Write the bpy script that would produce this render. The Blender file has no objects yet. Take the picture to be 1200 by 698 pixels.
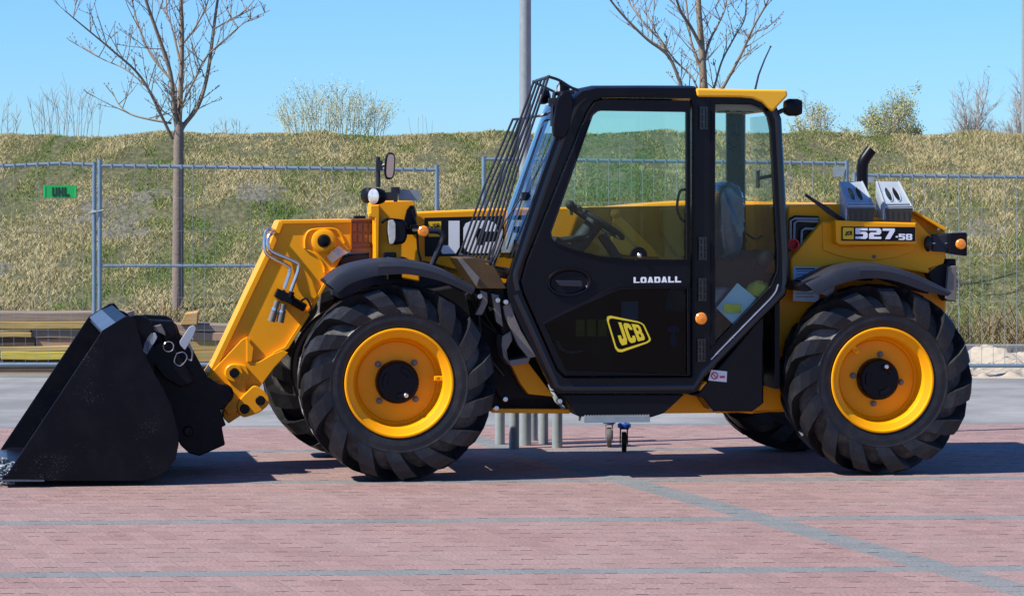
import bpy, bmesh, math, random
import numpy as np
from mathutils import Vector, Matrix
from mathutils.geometry import tessellate_polygon

random.seed(11)
rng = np.random.default_rng(5)
R = math.radians
scene = bpy.context.scene
COL = scene.collection

# ------------------------------------------------------------------ camera
F, HOR, H = 3600.0, 227.0, 1.68          # focal length and horizon in pixels of the 1200 px photograph, eye height
cam_d = bpy.data.cameras.new("camera")
cam = bpy.data.objects.new("camera", cam_d)
COL.objects.link(cam)
cam.location = (0, 0, H)
cam.rotation_euler = (R(90), 0, 0)
cam_d.sensor_width = 36.0
cam_d.lens = 36.0 * F / 1200.0
cam_d.shift_y = -(349.0 - HOR) / 1200.0
cam_d.clip_end = 5000
cam_d.clip_start = 0.5
scene.camera = cam

# ------------------------------------------------------------------ light
SUN_AZ, SUN_EL = R(22), R(47)            # from the left, a little towards the viewer
to_sun = Vector((-math.cos(SUN_AZ) * math.cos(SUN_EL), -math.sin(SUN_AZ) * math.cos(SUN_EL), math.sin(SUN_EL)))
world = bpy.data.worlds.new("World")
scene.world = world
world.use_nodes = True
nt = world.node_tree
nt.nodes.clear()
sky = nt.nodes.new("ShaderNodeTexSky")
sky.sky_type = 'NISHITA'
sky.sun_disc = False
sky.sun_elevation = SUN_EL
sky.sun_rotation = math.atan2(to_sun.x, to_sun.y)
sky.altitude = 0
sky.air_density = 1.0
sky.dust_density = 0.0
sky.ozone_density = 4.0
hsv = nt.nodes.new("ShaderNodeMixRGB")
hsv.blend_type = 'MULTIPLY'
hsv.inputs[0].default_value = 1.0
hsv.inputs[2].default_value = (0.46, 0.79, 1.27, 1)
bg = nt.nodes.new("ShaderNodeBackground")
bg.inputs[1].default_value = 0.088
wo = nt.nodes.new("ShaderNodeOutputWorld")
nt.links.new(sky.outputs[0], hsv.inputs[1])
nt.links.new(hsv.outputs[0], bg.inputs[0])
nt.links.new(bg.outputs[0], wo.inputs[0])
sun_d = bpy.data.lights.new("sun", 'SUN')
sun_d.energy = 5.0
sun_d.angle = R(0.5)
sun_d.color = (1.0, 0.95, 0.87)
sun = bpy.data.objects.new("sun", sun_d)
COL.objects.link(sun)
sun.rotation_euler = to_sun.to_track_quat('Z', 'Y').to_euler()
sun.location = (0, 0, 30)
scene.view_settings.view_transform = 'Standard'
scene.view_settings.look = 'None'
scene.view_settings.exposure = 0.60
scene.view_settings.gamma = 1.0

# ------------------------------------------------------------------ materials
def new_mat(name):
    m = bpy.data.materials.new(name)
    m.use_nodes = True
    return m, m.node_tree, m.node_tree.nodes["Principled BSDF"]

def mat(name, col, rough=0.5, metal=0.0, var=0.12, scale=6.0, bump=0.0, bscale=60.0, coat=0.0, dust=0.0,
        dustcol=(0.30, 0.25, 0.19), spec=0.5, dscale=2.5, rvar=0.12, fleck=0.0):
    """plain surface with mottled colour, uneven gloss, fine relief and patches of dust"""
    m, t, p = new_mat(name)
    N, K = t.nodes, t.links
    tc = N.new("ShaderNodeTexCoord")
    n1 = N.new("ShaderNodeTexNoise"); n1.inputs['Scale'].default_value = scale; n1.inputs['Detail'].default_value = 5
    K.new(tc.outputs['Object'], n1.inputs['Vector'])
    mx = N.new("ShaderNodeMix"); mx.data_type = 'RGBA'
    mx.inputs[6].default_value = tuple(max(0, c * (1 - var)) for c in col) + (1,)
    mx.inputs[7].default_value = tuple(min(1, c * (1 + var)) for c in col) + (1,)
    K.new(n1.outputs[0], mx.inputs[0])
    out = mx.outputs[2]
    if dust > 0:
        n2 = N.new("ShaderNodeTexNoise"); n2.inputs['Scale'].default_value = dscale; n2.inputs['Detail'].default_value = 9
        n2.inputs['Roughness'].default_value = 0.7
        K.new(tc.outputs['Object'], n2.inputs['Vector'])
        rp = N.new("ShaderNodeMapRange"); rp.inputs[1].default_value = 0.46; rp.inputs[2].default_value = 0.72
        rp.inputs[4].default_value = dust
        K.new(n2.outputs[0], rp.inputs[0])
        m2 = N.new("ShaderNodeMix"); m2.data_type = 'RGBA'; m2.inputs[7].default_value = dustcol + (1,)
        K.new(rp.outputs[0], m2.inputs[0]); K.new(out, m2.inputs[6]); out = m2.outputs[2]
    if fleck > 0:                        # small chips and scratches
        n5 = N.new("ShaderNodeTexNoise"); n5.inputs['Scale'].default_value = 95; n5.inputs['Detail'].default_value = 3
        n6 = N.new("ShaderNodeTexNoise"); n6.inputs['Scale'].default_value = 3.5; n6.inputs['Detail'].default_value = 2
        K.new(tc.outputs['Object'], n5.inputs['Vector']); K.new(tc.outputs['Object'], n6.inputs['Vector'])
        pr = N.new("ShaderNodeMath"); pr.operation = 'MULTIPLY'; K.new(n5.outputs[0], pr.inputs[0]); K.new(n6.outputs[0], pr.inputs[1])
        r5 = N.new("ShaderNodeMapRange"); r5.inputs[1].default_value = .385; r5.inputs[2].default_value = .43; r5.inputs[4].default_value = fleck
        K.new(pr.outputs[0], r5.inputs[0])
        m5 = N.new("ShaderNodeMix"); m5.data_type = 'RGBA'; m5.inputs[7].default_value = (.32, .32, .33, 1)
        K.new(r5.outputs[0], m5.inputs[0]); K.new(out, m5.inputs[6]); out = m5.outputs[2]
    K.new(out, p.inputs['Base Color'])
    rr = N.new("ShaderNodeMapRange"); rr.inputs[3].default_value = max(0.02, rough - rvar); rr.inputs[4].default_value = min(1, rough + rvar)
    n3 = N.new("ShaderNodeTexNoise"); n3.inputs['Scale'].default_value = scale * 3; n3.inputs['Detail'].default_value = 6
    K.new(tc.outputs['Object'], n3.inputs['Vector'])
    K.new(n3.outputs[0], rr.inputs[0]); K.new(rr.outputs[0], p.inputs['Roughness'])
    p.inputs['Metallic'].default_value = metal
    p.inputs['Specular IOR Level'].default_value = spec
    if coat: 
        p.inputs['Coat Weight'].default_value = coat; p.inputs['Coat Roughness'].default_value = 0.08
    if bump > 0:
        n4 = N.new("ShaderNodeTexNoise"); n4.inputs['Scale'].default_value = bscale; n4.inputs['Detail'].default_value = 6
        K.new(tc.outputs['Object'], n4.inputs['Vector'])
        b = N.new("ShaderNodeBump"); b.inputs['Strength'].default_value = bump; b.inputs['Distance'].default_value = 0.01
        K.new(n4.outputs[0], b.inputs['Height']); K.new(b.outputs[0], p.inputs['Normal'])
    return m

def glass_mat(name, tint, refl=1.0, streak=0.0):
    m, t, p = new_mat(name)
    N, K = t.nodes, t.links
    N.remove(p)
    out = [n for n in N if n.type == 'OUTPUT_MATERIAL'][0]
    tr = N.new("ShaderNodeBsdfTransparent"); tr.inputs[0].default_value = tint + (1,)
    gl = N.new("ShaderNodeBsdfGlossy"); gl.inputs['Roughness'].default_value = 0.02
    fr = N.new("ShaderNodeFresnel"); fr.inputs[0].default_value = 1.5
    mu = N.new("ShaderNodeMath"); mu.operation = 'MULTIPLY'; mu.inputs[1].default_value = refl
    K.new(fr.outputs[0], mu.inputs[0])
    mx = N.new("ShaderNodeMixShader")
    K.new(mu.outputs[0], mx.inputs[0]); K.new(tr.outputs[0], mx.inputs[1]); K.new(gl.outputs[0], mx.inputs[2])
    if streak > 0:                       # dusty film on the pane
        tc = N.new("ShaderNodeTexCoord")
        n = N.new("ShaderNodeTexNoise"); n.inputs['Scale'].default_value = 3.0; n.inputs['Detail'].default_value = 8; n.inputs['Distortion'].default_value = 1.0
        K.new(tc.outputs['Object'], n.inputs['Vector'])
        r = N.new("ShaderNodeMapRange"); r.inputs[1].default_value = 0.4; r.inputs[2].default_value = 0.8; r.inputs[4].default_value = streak
        K.new(n.outputs[0], r.inputs[0])
        df = N.new("ShaderNodeBsdfDiffuse"); df.inputs[0].default_value = (0.4, 0.38, 0.34, 1)
        m2 = N.new("ShaderNodeMixShader")
        K.new(r.outputs[0], m2.inputs[0]); K.new(mx.outputs[0], m2.inputs[1]); K.new(df.outputs[0], m2.inputs[2])
        K.new(m2.outputs[0], out.inputs[0])
    else:
        K.new(mx.outputs[0], out.inputs[0])
    return m

M = {}
M['yellow'] = mat("yellow_paint", (0.92, 0.365, 0.001), 0.42, var=0.05, scale=3, coat=0.04, spec=0.25, dust=0.22, dustcol=(0.50, 0.27, 0.05), bump=0.03, bscale=25)
M['rim'] = mat("rim_paint", (0.90, 0.355, 0.001), 0.42, var=0.04, scale=5, coat=0.04, spec=0.2, dust=0.10, dustcol=(0.42, 0.25, 0.06), dscale=9)
M['roofyellow'] = mat("roof_yellow", (0.88, 0.44, 0.004), 0.42, var=0.03, coat=0.2)
M['black'] = mat("black_gloss_paint", (0.004, 0.004, 0.007), 0.26, var=0.2, spec=0.22, dust=0.02, dustcol=(0.12, 0.11, 0.10), bump=0.04, bscale=30)
M['glossblack'] = mat('gloss_black_tube', (0.005, 0.006, 0.010), 0.20, var=0.2, spec=0.6, rvar=0.08)
M['doorblack'] = mat("black_door_plastic", (0.004, 0.004, 0.007), 0.36, var=0.2, spec=0.18, dust=0.02, dustcol=(0.12, 0.11, 0.10), bump=0.06, bscale=200)
M['bucket'] = mat("bucket_steel", (0.003, 0.003, 0.006), 0.38, var=0.3, spec=0.15, fleck=0.09, dust=0.10, dustcol=(0.055, 0.053, 0.055), bump=0.10, bscale=18, dscale=5)
M['bucketworn'] = mat("bucket_worn_steel", (0.12, 0.14, 0.17), 0.34, metal=0.7, var=0.4, dust=0.4, dustcol=(0.2, 0.2, 0.2), bump=0.12, dscale=14)
M['dark'] = mat("dark_chassis", (0.008, 0.008, 0.010), 0.6, var=0.3, spec=0.2, dust=0.2, dustcol=(0.06, 0.05, 0.045), bump=0.1)
M['rubber'] = mat("tyre_rubber", (0.009, 0.009, 0.011), 0.45, var=0.25, spec=0.40, dust=0.22, dustcol=(0.105, 0.098, 0.086), bump=0.18, bscale=90, dscale=5, scale=14)
M['sidewall'] = mat('tyre_gaps_dusty', (0.028, 0.027, 0.027), 0.65, var=0.4, spec=0.3, dust=0.8, dustcol=(0.16, 0.145, 0.125), dscale=5, bump=0.15)
M['fender'] = mat("fender_plastic", (0.020, 0.024, 0.034), 0.45, var=0.2, spec=0.3, dust=0.06, dustcol=(0.12, 0.11, 0.11), bump=0.05)
M['gunmetal'] = mat("dusty_steel", (0.16, 0.145, 0.13), 0.55, metal=0.2, var=0.25, dust=0.4, bump=0.1)
M['steel'] = mat("bright_steel", (0.62, 0.62, 0.60), 0.25, metal=0.9, var=0.15)
M['zinc'] = mat("galvanised_steel", (0.26, 0.30, 0.31), 0.5, metal=0.15, var=0.22, scale=22, bump=0.05)
M['fence'] = mat("fence_steel", (0.21, 0.28, 0.33), 0.42, metal=0.45, var=0.2, scale=20)
M['wire'] = mat("fence_wire", (0.30, 0.33, 0.34), 0.45, metal=0.4, var=0.2, scale=20)
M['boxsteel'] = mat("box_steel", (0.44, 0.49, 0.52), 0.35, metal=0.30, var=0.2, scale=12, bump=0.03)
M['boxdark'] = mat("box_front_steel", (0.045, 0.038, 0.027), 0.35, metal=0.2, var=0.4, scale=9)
M['amber'] = mat("amber_lens", (0.95, 0.27, 0.01), 0.25, var=0.05, coat=0.6)
M['amberdark'] = mat("greased_inner_boom", (0.24, 0.085, 0.008), 0.30, var=0.35, scale=18, coat=0.4, dust=0.3, dustcol=(0.07, 0.03, 0.01), dscale=16)
M['brownbracket'] = mat('brown_bracket', (0.075, 0.042, 0.010), 0.4, var=0.4, scale=9, dust=0.3, dustcol=(0.05, 0.03, 0.015), spec=0.4)  # dark brown with darker brown patches
M['latch'] = mat('grey_latch_steel', (0.42, 0.45, 0.50), 0.4, metal=0.2, var=0.08)
M['lens'] = mat("clear_lens", (0.62, 0.60, 0.55), 0.12, metal=0.5, var=0.4, scale=40)
M['white'] = mat("white_print", (0.80, 0.82, 0.86), 0.45, var=0.03)
M['decal'] = mat("decal_black", (0.006, 0.006, 0.008), 0.35, spec=0.2, var=0.1)
M['decalyellow'] = mat("decal_yellow", (0.80, 0.50, 0.01), 0.45, var=0.04)
M['logoyellow'] = mat("logo_yellow", (0.72, 0.55, 0.02), 0.5, var=0.04)
M['paper'] = mat("sticker_blue_white", (0.40, 0.50, 0.66), 0.45, var=0.10, scale=30)
M['stickerw'] = mat("sticker_white", (0.72, 0.72, 0.74), 0.5, var=0.04)
M['red'] = mat("red_paint", (0.55, 0.02, 0.02), 0.4)
M['grille'] = mat("guard_bar_black", (0.016, 0.016, 0.02), 0.35, var=0.2)
M['interior'] = mat("cab_interior", (0.018, 0.020, 0.024), 0.7, var=0.2, bump=0.05)
M['headliner'] = mat("headliner", (0.42, 0.37, 0.28), 0.8, var=0.1)
M['seatwrap'] = mat("seat_plastic_wrap", (0.022, 0.085, 0.15), 0.18, var=0.9, scale=9, bump=1.0, bscale=12, spec=0.9)
M['card'] = mat("pale_blue_card", (0.50, 0.72, 0.76), 0.5, var=0.04)
M['cloth'] = mat("yellow_cloth", (0.50, 0.52, 0.06), 0.8, var=0.3, scale=30, bump=0.5)
M['stickery'] = mat("sticker_green_yellow", (0.50, 0.56, 0.03), 0.5, var=0.2, scale=60)
M['bluep'] = mat("blue_plastic", (0.02, 0.09, 0.40), 0.4)
M['tyregrey'] = mat("castor_rubber", (0.10, 0.10, 0.10), 0.6)
M['green'] = mat("green_plastic", (0.01, 0.36, 0.07), 0.45, var=0.1)
M['greendark'] = mat("green_sign_letters", (0.004, 0.03, 0.015), 0.5)
M['glass'] = glass_mat("door_glass", (0.90, 0.96, 0.92), 0.6, 0.006)
M['glassdark'] = glass_mat("dark_door_glass", (0.42, 0.52, 0.52), 0.3, 0.0)
M['glassrear'] = glass_mat("rear_quarter_glass", (0.92, 0.97, 0.95), 0.6, 0.004)
M['glassfront'] = glass_mat("windscreen_glass", (0.62, 0.76, 0.80), 2.0, 0.0)
M['mirror'] = mat("mirror_glass", (0.55, 0.58, 0.58), 0.03, metal=1.0, var=0.02, rvar=0.01)
M['sand'] = mat("pale_sand", (0.38, 0.325, 0.25), 0.95, var=0.15, scale=9, bump=0.6, bscale=14)
M['kerb'] = mat("kerb_concrete", (0.19, 0.19, 0.185), 0.9, var=0.15, scale=8, bump=0.3)

def wood(name, col, var=0.25):
    m, t, p = new_mat(name)
    N, K = t.nodes, t.links
    tc = N.new("ShaderNodeTexCoord"); mp = N.new("ShaderNodeMapping"); mp.inputs['Scale'].default_value = (1.2, 12, 14)
    n = N.new("ShaderNodeTexNoise"); n.inputs['Scale'].default_value = 2.2; n.inputs['Detail'].default_value = 7; n.inputs['Distortion'].default_value = 0.6
    n2 = N.new("ShaderNodeTexNoise"); n2.inputs['Scale'].default_value = 3.0; n2.inputs['Detail'].default_value = 4
    K.new(tc.outputs['Object'], mp.inputs[0]); K.new(mp.outputs[0], n.inputs['Vector']); K.new(tc.outputs['Object'], n2.inputs['Vector'])
    mx = N.new("ShaderNodeMix"); mx.data_type = 'RGBA'
    mx.inputs[6].default_value = tuple(c * (1 - var * 1.6) for c in col) + (1,)
    mx.inputs[7].default_value = tuple(min(1, c * (1 + var)) for c in col) + (1,)
    ad = N.new("ShaderNodeMath"); ad.operation = 'ADD'; ad.inputs[1].default_value = -0.5
    a2 = N.new("ShaderNodeMath"); a2.operation = 'ADD'
    K.new(n2.outputs[0], ad.inputs[0]); K.new(ad.outputs[0], a2.inputs[0]); K.new(n.outputs[0], a2.inputs[1])
    K.new(a2.outputs[0], mx.inputs[0]); K.new(mx.outputs[2], p.inputs['Base Color'])
    p.inputs['Roughness'].default_value = 0.8
    b = N.new("ShaderNodeBump"); b.inputs['Strength'].default_value = 0.4; b.inputs['Distance'].default_value = 0.01
    K.new(n.outputs[0], b.inputs['Height']); K.new(b.outputs[0], p.inputs['Normal'])
    return m
W = {'grey': wood("weathered_grey_wood", (0.24, 0.18, 0.13)), 'yellow': wood("yellow_wood", (0.38, 0.26, 0.085)),
     'bright': wood("bright_yellow_wood", (0.52, 0.42, 0.07), 0.15), 'brown': wood("dark_brown_wood", (0.07, 0.045, 0.028)),
     'pink': wood("pinkish_wood", (0.35, 0.22, 0.14)), 'orange': wood("orange_wood_end", (0.48, 0.28, 0.10)),
     'pale': wood("pale_wood", (0.42, 0.31, 0.12))}

def bark(name, col):
    m = mat(name, col, 0.85, var=0.3, scale=12, bump=0.5, bscale=30)
    return m
M['bark'] = bark("tree_bark", (0.20, 0.155, 0.125))
M['twig'] = bark("tree_twigs", (0.22, 0.17, 0.12))
M['shrubtwig'] = bark("shrub_twigs", (0.42, 0.38, 0.22))
M['greytwig'] = bark("grey_twigs", (0.36, 0.32, 0.28))

def leafmat(name, a, b):
    m, t, p = new_mat(name)
    N, K = t.nodes, t.links
    at = N.new("ShaderNodeAttribute"); at.attribute_name = "tint"
    mx = N.new("ShaderNodeMix"); mx.data_type = 'RGBA'
    mx.inputs[6].default_value = a + (1,); mx.inputs[7].default_value = b + (1,)
    K.new(at.outputs['Fac'], mx.inputs[0]); K.new(mx.outputs[2], p.inputs['Base Color'])
    p.inputs['Roughness'].default_value = 0.7
    return m
M['willow'] = leafmat("young_willow_leaves", (0.30, 0.31, 0.09), (0.40, 0.42, 0.15))
M['catkin'] = leafmat("shrub_catkins", (0.42, 0.41, 0.18), (0.56, 0.55, 0.30))

# paving bricks: one tint per brick, mottled
def brickmat(name, a, b, wear):
    m, t, p = new_mat(name)
    N, K = t.nodes, t.links
    at = N.new("ShaderNodeAttribute"); at.attribute_name = "tint"
    oi = N.new("ShaderNodeObjectInfo")
    ad = N.new("ShaderNodeMath"); ad.operation = 'ADD'; fr = N.new("ShaderNodeMath"); fr.operation = 'FRACT'
    K.new(at.outputs['Fac'], ad.inputs[0]); K.new(oi.outputs['Random'], ad.inputs[1]); K.new(ad.outputs[0], fr.inputs[0])
    geo = N.new("ShaderNodeNewGeometry")
    n = N.new("ShaderNodeTexNoise"); n.inputs['Scale'].default_value = 1.1; n.inputs['Detail'].default_value = 9; n.inputs['Roughness'].default_value = 0.65
    K.new(geo.outputs['Position'], n.inputs['Vector'])
    n2 = N.new("ShaderNodeTexNoise"); n2.inputs['Scale'].default_value = 70; n2.inputs['Detail'].default_value = 5
    K.new(geo.outputs['Position'], n2.inputs['Vector'])
    mx = N.new("ShaderNodeMix"); mx.data_type = 'RGBA'; mx.inputs[6].default_value = a + (1,); mx.inputs[7].default_value = b + (1,)
    K.new(fr.outputs[0], mx.inputs[0])
    r = N.new("ShaderNodeMapRange"); r.inputs[1].default_value = 0.38; r.inputs[2].default_value = 0.70; r.inputs[4].default_value = 0.55
    K.new(n.outputs[0], r.inputs[0])
    m2 = N.new("ShaderNodeMix"); m2.data_type = 'RGBA'; m2.inputs[7].default_value = wear + (1,)
    K.new(r.outputs[0], m2.inputs[0]); K.new(mx.outputs[2], m2.inputs[6])
    r2 = N.new("ShaderNodeMapRange"); r2.inputs[1].default_value = 0.3; r2.inputs[2].default_value = 0.7; r2.inputs[3].default_value = 0.66; r2.inputs[4].default_value = 1.34
    K.new(n2.outputs[0], r2.inputs[0])
    m3 = N.new("ShaderNodeMix"); m3.data_type = 'RGBA'; m3.blend_type = 'MULTIPLY'; m3.inputs[0].default_value = 1
    K.new(m2.outputs[2], m3.inputs[6]); K.new(r2.outputs[0], m3.inputs[7])
    K.new(m3.outputs[2], p.inputs['Base Color'])
    p.inputs['Roughness'].default_value = 0.85
    b_ = N.new("ShaderNodeBump"); b_.inputs['Strength'].default_value = 0.35; b_.inputs['Distance'].default_value = 0.004
    K.new(n2.outputs[0], b_.inputs['Height']); K.new(b_.outputs[0], p.inputs['Normal'])
    return m
M['redbrick'] = brickmat("red_paving", (0.232, 0.142, 0.126), (0.295, 0.182, 0.161), (0.290, 0.214, 0.192))
M['greybrick'] = brickmat("grey_paving", (0.145, 0.160, 0.158), (0.172, 0.186, 0.182), (0.215, 0.198, 0.19))
M['mortar'] = mat("joint_sand", (0.12, 0.085, 0.08), 0.95, var=0.2, scale=20)
M['outerpave'] = mat("red_paving_beyond", (0.27, 0.185, 0.168), 0.85, var=0.1, scale=2, bump=0.3)
M['asphalt'] = mat("worn_asphalt", (0.185, 0.187, 0.18), 0.85, var=0.25, scale=1.2, bump=0.4, bscale=120, dust=0.7, dustcol=(0.36, 0.355, 0.34), dscale=0.6)
M['soil'] = mat("verge_soil", (0.19, 0.16, 0.115), 0.95, var=0.3, scale=3, bump=0.6, bscale=10)
M['concrete'] = mat("concrete_block", (0.33, 0.33, 0.31), 0.9, var=0.15, scale=10, bump=0.3)

# ------------------------------------------------------------------ geometry helpers
def link(o, parent=None):
    COL.objects.link(o)
    if parent is not None:
        o.parent = parent
    return o

def mesh_obj(name, verts, faces, m, parent=None, smooth=False, bevel=0.0, seg=2, auto=None):
    me = bpy.data.meshes.new(name)
    me.from_pydata([tuple(v) for v in verts], [], faces)
    bm = bmesh.new(); bm.from_mesh(me)
    bmesh.ops.recalc_face_normals(bm, faces=bm.faces)
    bm.to_mesh(me); bm.free()
    if isinstance(m, (list, tuple)):
        for k in m: me.materials.append(k)
    else:
        me.materials.append(m)
    o = bpy.data.objects.new(name, me)
    link(o, parent)
    if smooth:
        me.polygons.foreach_set('use_smooth', [True] * len(me.polygons))
        if auto is None: auto = 35
        try:
            me.set_sharp_from_angle(angle=R(auto))
        except Exception:
            pass
    if bevel > 0:
        b = o.modifiers.new("bevel", 'BEVEL'); b.width = bevel; b.segments = seg; b.limit_method = 'ANGLE'; b.angle_limit = R(40)
        b.harden_normals = False
    return o

class MB:
    """collects pieces of ONE part"""
    def __init__(s): s.v = []; s.f = []
    def add(s, v, f):
        n = len(s.v); s.v += [Vector(p) for p in v]; s.f += [tuple(i + n for i in q) for q in f]; return s
    def box(s, c, d, rot=None):
        c = Vector(c); hx, hy, hz = d[0] / 2, d[1] / 2, d[2] / 2
        v = [Vector((x, y, z)) for x in (-hx, hx) for y in (-hy, hy) for z in (-hz, hz)]
        if rot is not None: v = [rot @ p for p in v]
        return s.add([p + c for p in v], [(0, 1, 3, 2), (4, 6, 7, 5), (0, 4, 5, 1), (2, 3, 7, 6), (0, 2, 6, 4), (1, 5, 7, 3)])
    def tube(s, pts, r, n=8, r2=None, cap=True):
        pts = [Vector(p) for p in pts]
        k = len(pts)
        if r2 is None: r2 = r
        up = Vector((0, 0, 1)); rings = []
        d0 = (pts[1] - pts[0]).normalized()
        a = d0.cross(up)
        if a.length < 1e-3: a = d0.cross(Vector((1, 0, 0)))
        a.normalize()
        for i, p in enumerate(pts):
            d = (pts[min(i + 1, k - 1)] - pts[max(i - 1, 0)]).normalized()
            a = (a - d * a.dot(d)).normalized(); b = d.cross(a)
            rr = r + (r2 - r) * i / (k - 1)
            rings.append([p + (a * math.cos(t) + b * math.sin(t)) * rr for t in [2 * math.pi * j / n for j in range(n)]])
        v = [q for g in rings for q in g]
        f = [(i * n + j, i * n + (j + 1) % n, (i + 1) * n + (j + 1) % n, (i + 1) * n + j) for i in range(k - 1) for j in range(n)]
        if cap: f += [tuple(range(n - 1, -1, -1)), tuple((k - 1) * n + j for j in range(n))]
        return s.add(v, f)
    def lathe(s, prof, c, axis='Y', n=40, close=False):
        """prof = [(radius, offset along axis)]"""
        c = Vector(c); v = []; k = len(prof)
        for (r, y) in prof:
            for j in range(n):
                t = 2 * math.pi * j / n
                if axis == 'Y': v.append(c + Vector((r * math.cos(t), y, r * math.sin(t))))
                elif axis == 'Z': v.append(c + Vector((r * math.cos(t), r * math.sin(t), y)))
                else: v.append(c + Vector((y, r * math.cos(t), r * math.sin(t))))
        f = [(i * n + j, i * n + (j + 1) % n, (i + 1) * n + (j + 1) % n, (i + 1) * n + j) for i in range(k - 1) for j in range(n)]
        if close: f += [((k - 1) * n + j, (k - 1) * n + (j + 1) % n, (j + 1) % n, j) for j in range(n)]
        else:
            if prof[0][0] > 1e-5: f.append(tuple(range(n)))
            if prof[-1][0] > 1e-5: f.append(tuple((k - 1) * n + j for j in range(n)))
        return s.add(v, f)
    def ball(s, c, r, n=8, sc=(1, 1, 1)):
        pr = [(math.sin(math.pi * i / n), -math.cos(math.pi * i / n)) for i in range(n + 1)]
        c = Vector(c); v = []; m = n * 2
        for (a, b) in pr:
            for j in range(m):
                t = 2 * math.pi * j / m
                v.append(c + Vector((a * math.cos(t) * r * sc[0], a * math.sin(t) * r * sc[1], b * r * sc[2])))
        f = [(i * m + j, i * m + (j + 1) % m, (i + 1) * m + (j + 1) % m, (i + 1) * m + j) for i in range(n) for j in range(m)]
        return s.add(v, f)
    def prism(s, outer, y0, y1, holes=()):
        """outline in x,z extruded along y"""
        loops = [list(outer)] + [list(h) for h in holes]
        flat = [p for l in loops for p in l]
        tris = tessellate_polygon([[Vector((p[0], p[1], 0)) for p in l] for l in loops])
        n = len(flat)
        v = [Vector((p[0], y0, p[1])) for p in flat] + [Vector((p[0], y1, p[1])) for p in flat]
        if not holes:
            f = [tuple(range(n)), tuple(range(2 * n - 1, n - 1, -1))]
        else:
            f = [tuple(t) for t in tris] + [tuple(i + n for i in reversed(t)) for t in tris]
        o = 0
        for l in loops:
            k = len(l)
            f += [(o + i, o + (i + 1) % k, o + (i + 1) % k + n, o + i + n) for i in range(k)]
            o += k
        return s.add(v, f)
    def loft(s, rows, cap=False, loop=False):
        k = len(rows[0]); v = [p for r in rows for p in r]
        f = [(i * k + j, i * k + j + 1, (i + 1) * k + j + 1, (i + 1) * k + j) for i in range(len(rows) - 1) for j in range(k - 1)]
        if loop: f += [(i * k + k - 1, i * k, (i + 1) * k, (i + 1) * k + k - 1) for i in range(len(rows) - 1)]
        if cap: f += [tuple(range(k)), tuple((len(rows) - 1) * k + j for j in range(k))]
        return s.add(v, f)
    def build(s, name, m, parent=None, **kw):
        return mesh_obj(name, s.v, s.f, m, parent, **kw)

def curve_pts(pts, n=6):
    """smooth polyline through points (Catmull-Rom)"""
    P = [Vector(p) for p in pts]; out = []
    P = [P[0] * 2 - P[1]] + P + [P[-1] * 2 - P[-2]]
    for i in range(1, len(P) - 2):
        for j in range(n):
            t = j / n; a, b, c, d = P[i - 1], P[i], P[i + 1], P[i + 2]
            out.append(0.5 * ((2 * b) + (c - a) * t + (2 * a - 5 * b + 4 * c - d) * t * t + (3 * b - a - 3 * c + d) * t ** 3))
    out.append(P[-2])
    return out

def rnd(pts, rad, n=4):
    """round the corners of a closed 2-D outline"""
    out = []; k = len(pts)
    for i in range(k):
        a, b, c = Vector(pts[i - 1]), Vector(pts[i]), Vector(pts[(i + 1) % k])
        u, w = a - b, c - b
        r = min(rad, u.length * 0.45, w.length * 0.45)
        if u.length < 1e-6 or w.length < 1e-6: continue
        p, q = b + u.normalized() * r, b + w.normalized() * r
        for j in range(n + 1):
            t = j / n
            out.append(tuple(p * (1 - t) ** 2 + b * 2 * t * (1 - t) + q * t * t))
    return out

def thing(name, label, cat, loc=(0, 0, 0), rz=0.0, group=None):
    o = bpy.data.objects.new(name, None); o.empty_display_size = 0.2
    link(o); o.location = loc; o.rotation_euler = (0, 0, rz)
    o['label'] = label; o['category'] = cat
    if group: o['group'] = group
    return o

def tag(o, label, cat, group=None, base=True):
    """a top-level thing that is one mesh: put its origin at its base"""
    me = o.data
    co = np.empty(len(me.vertices) * 3); me.vertices.foreach_get('co', co); co = co.reshape(-1, 3)
    c = Vector(((co[:, 0].min() + co[:, 0].max()) / 2, (co[:, 1].min() + co[:, 1].max()) / 2, co[:, 2].min()))
    me.transform(Matrix.Translation(-c)); o.location = c
    o['label'] = label; o['category'] = cat
    if group: o['group'] = group
    return o

def struct(o, kind='structure'):
    o['kind'] = kind
    return o

def W3(px, py, Y):
    """photograph pixel at world distance Y -> world point"""
    return Vector(((px - 600) / F * Y, Y, H - (py - HOR) / F * Y))

def attr(me, vals, name="tint"):
    a = me.attributes.new(name, 'FLOAT', 'FACE'); a.data.foreach_set('value', np.asarray(vals, dtype=np.float32))

def set_mesh(name, V, Fc, m, nper):
    """fast mesh from numpy arrays"""
    me = bpy.data.meshes.new(name)
    n, k = len(V), len(Fc)
    me.vertices.add(n); me.vertices.foreach_set('co', np.asarray(V, dtype=np.float32).ravel())
    me.loops.add(k * nper); me.loops.foreach_set('vertex_index', np.asarray(Fc, dtype=np.int32).ravel())
    me.polygons.add(k); me.polygons.foreach_set('loop_start', np.arange(0, k * nper, nper, dtype=np.int32))
    me.update(calc_edges=True); me.materials.append(m)
    return me

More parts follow.
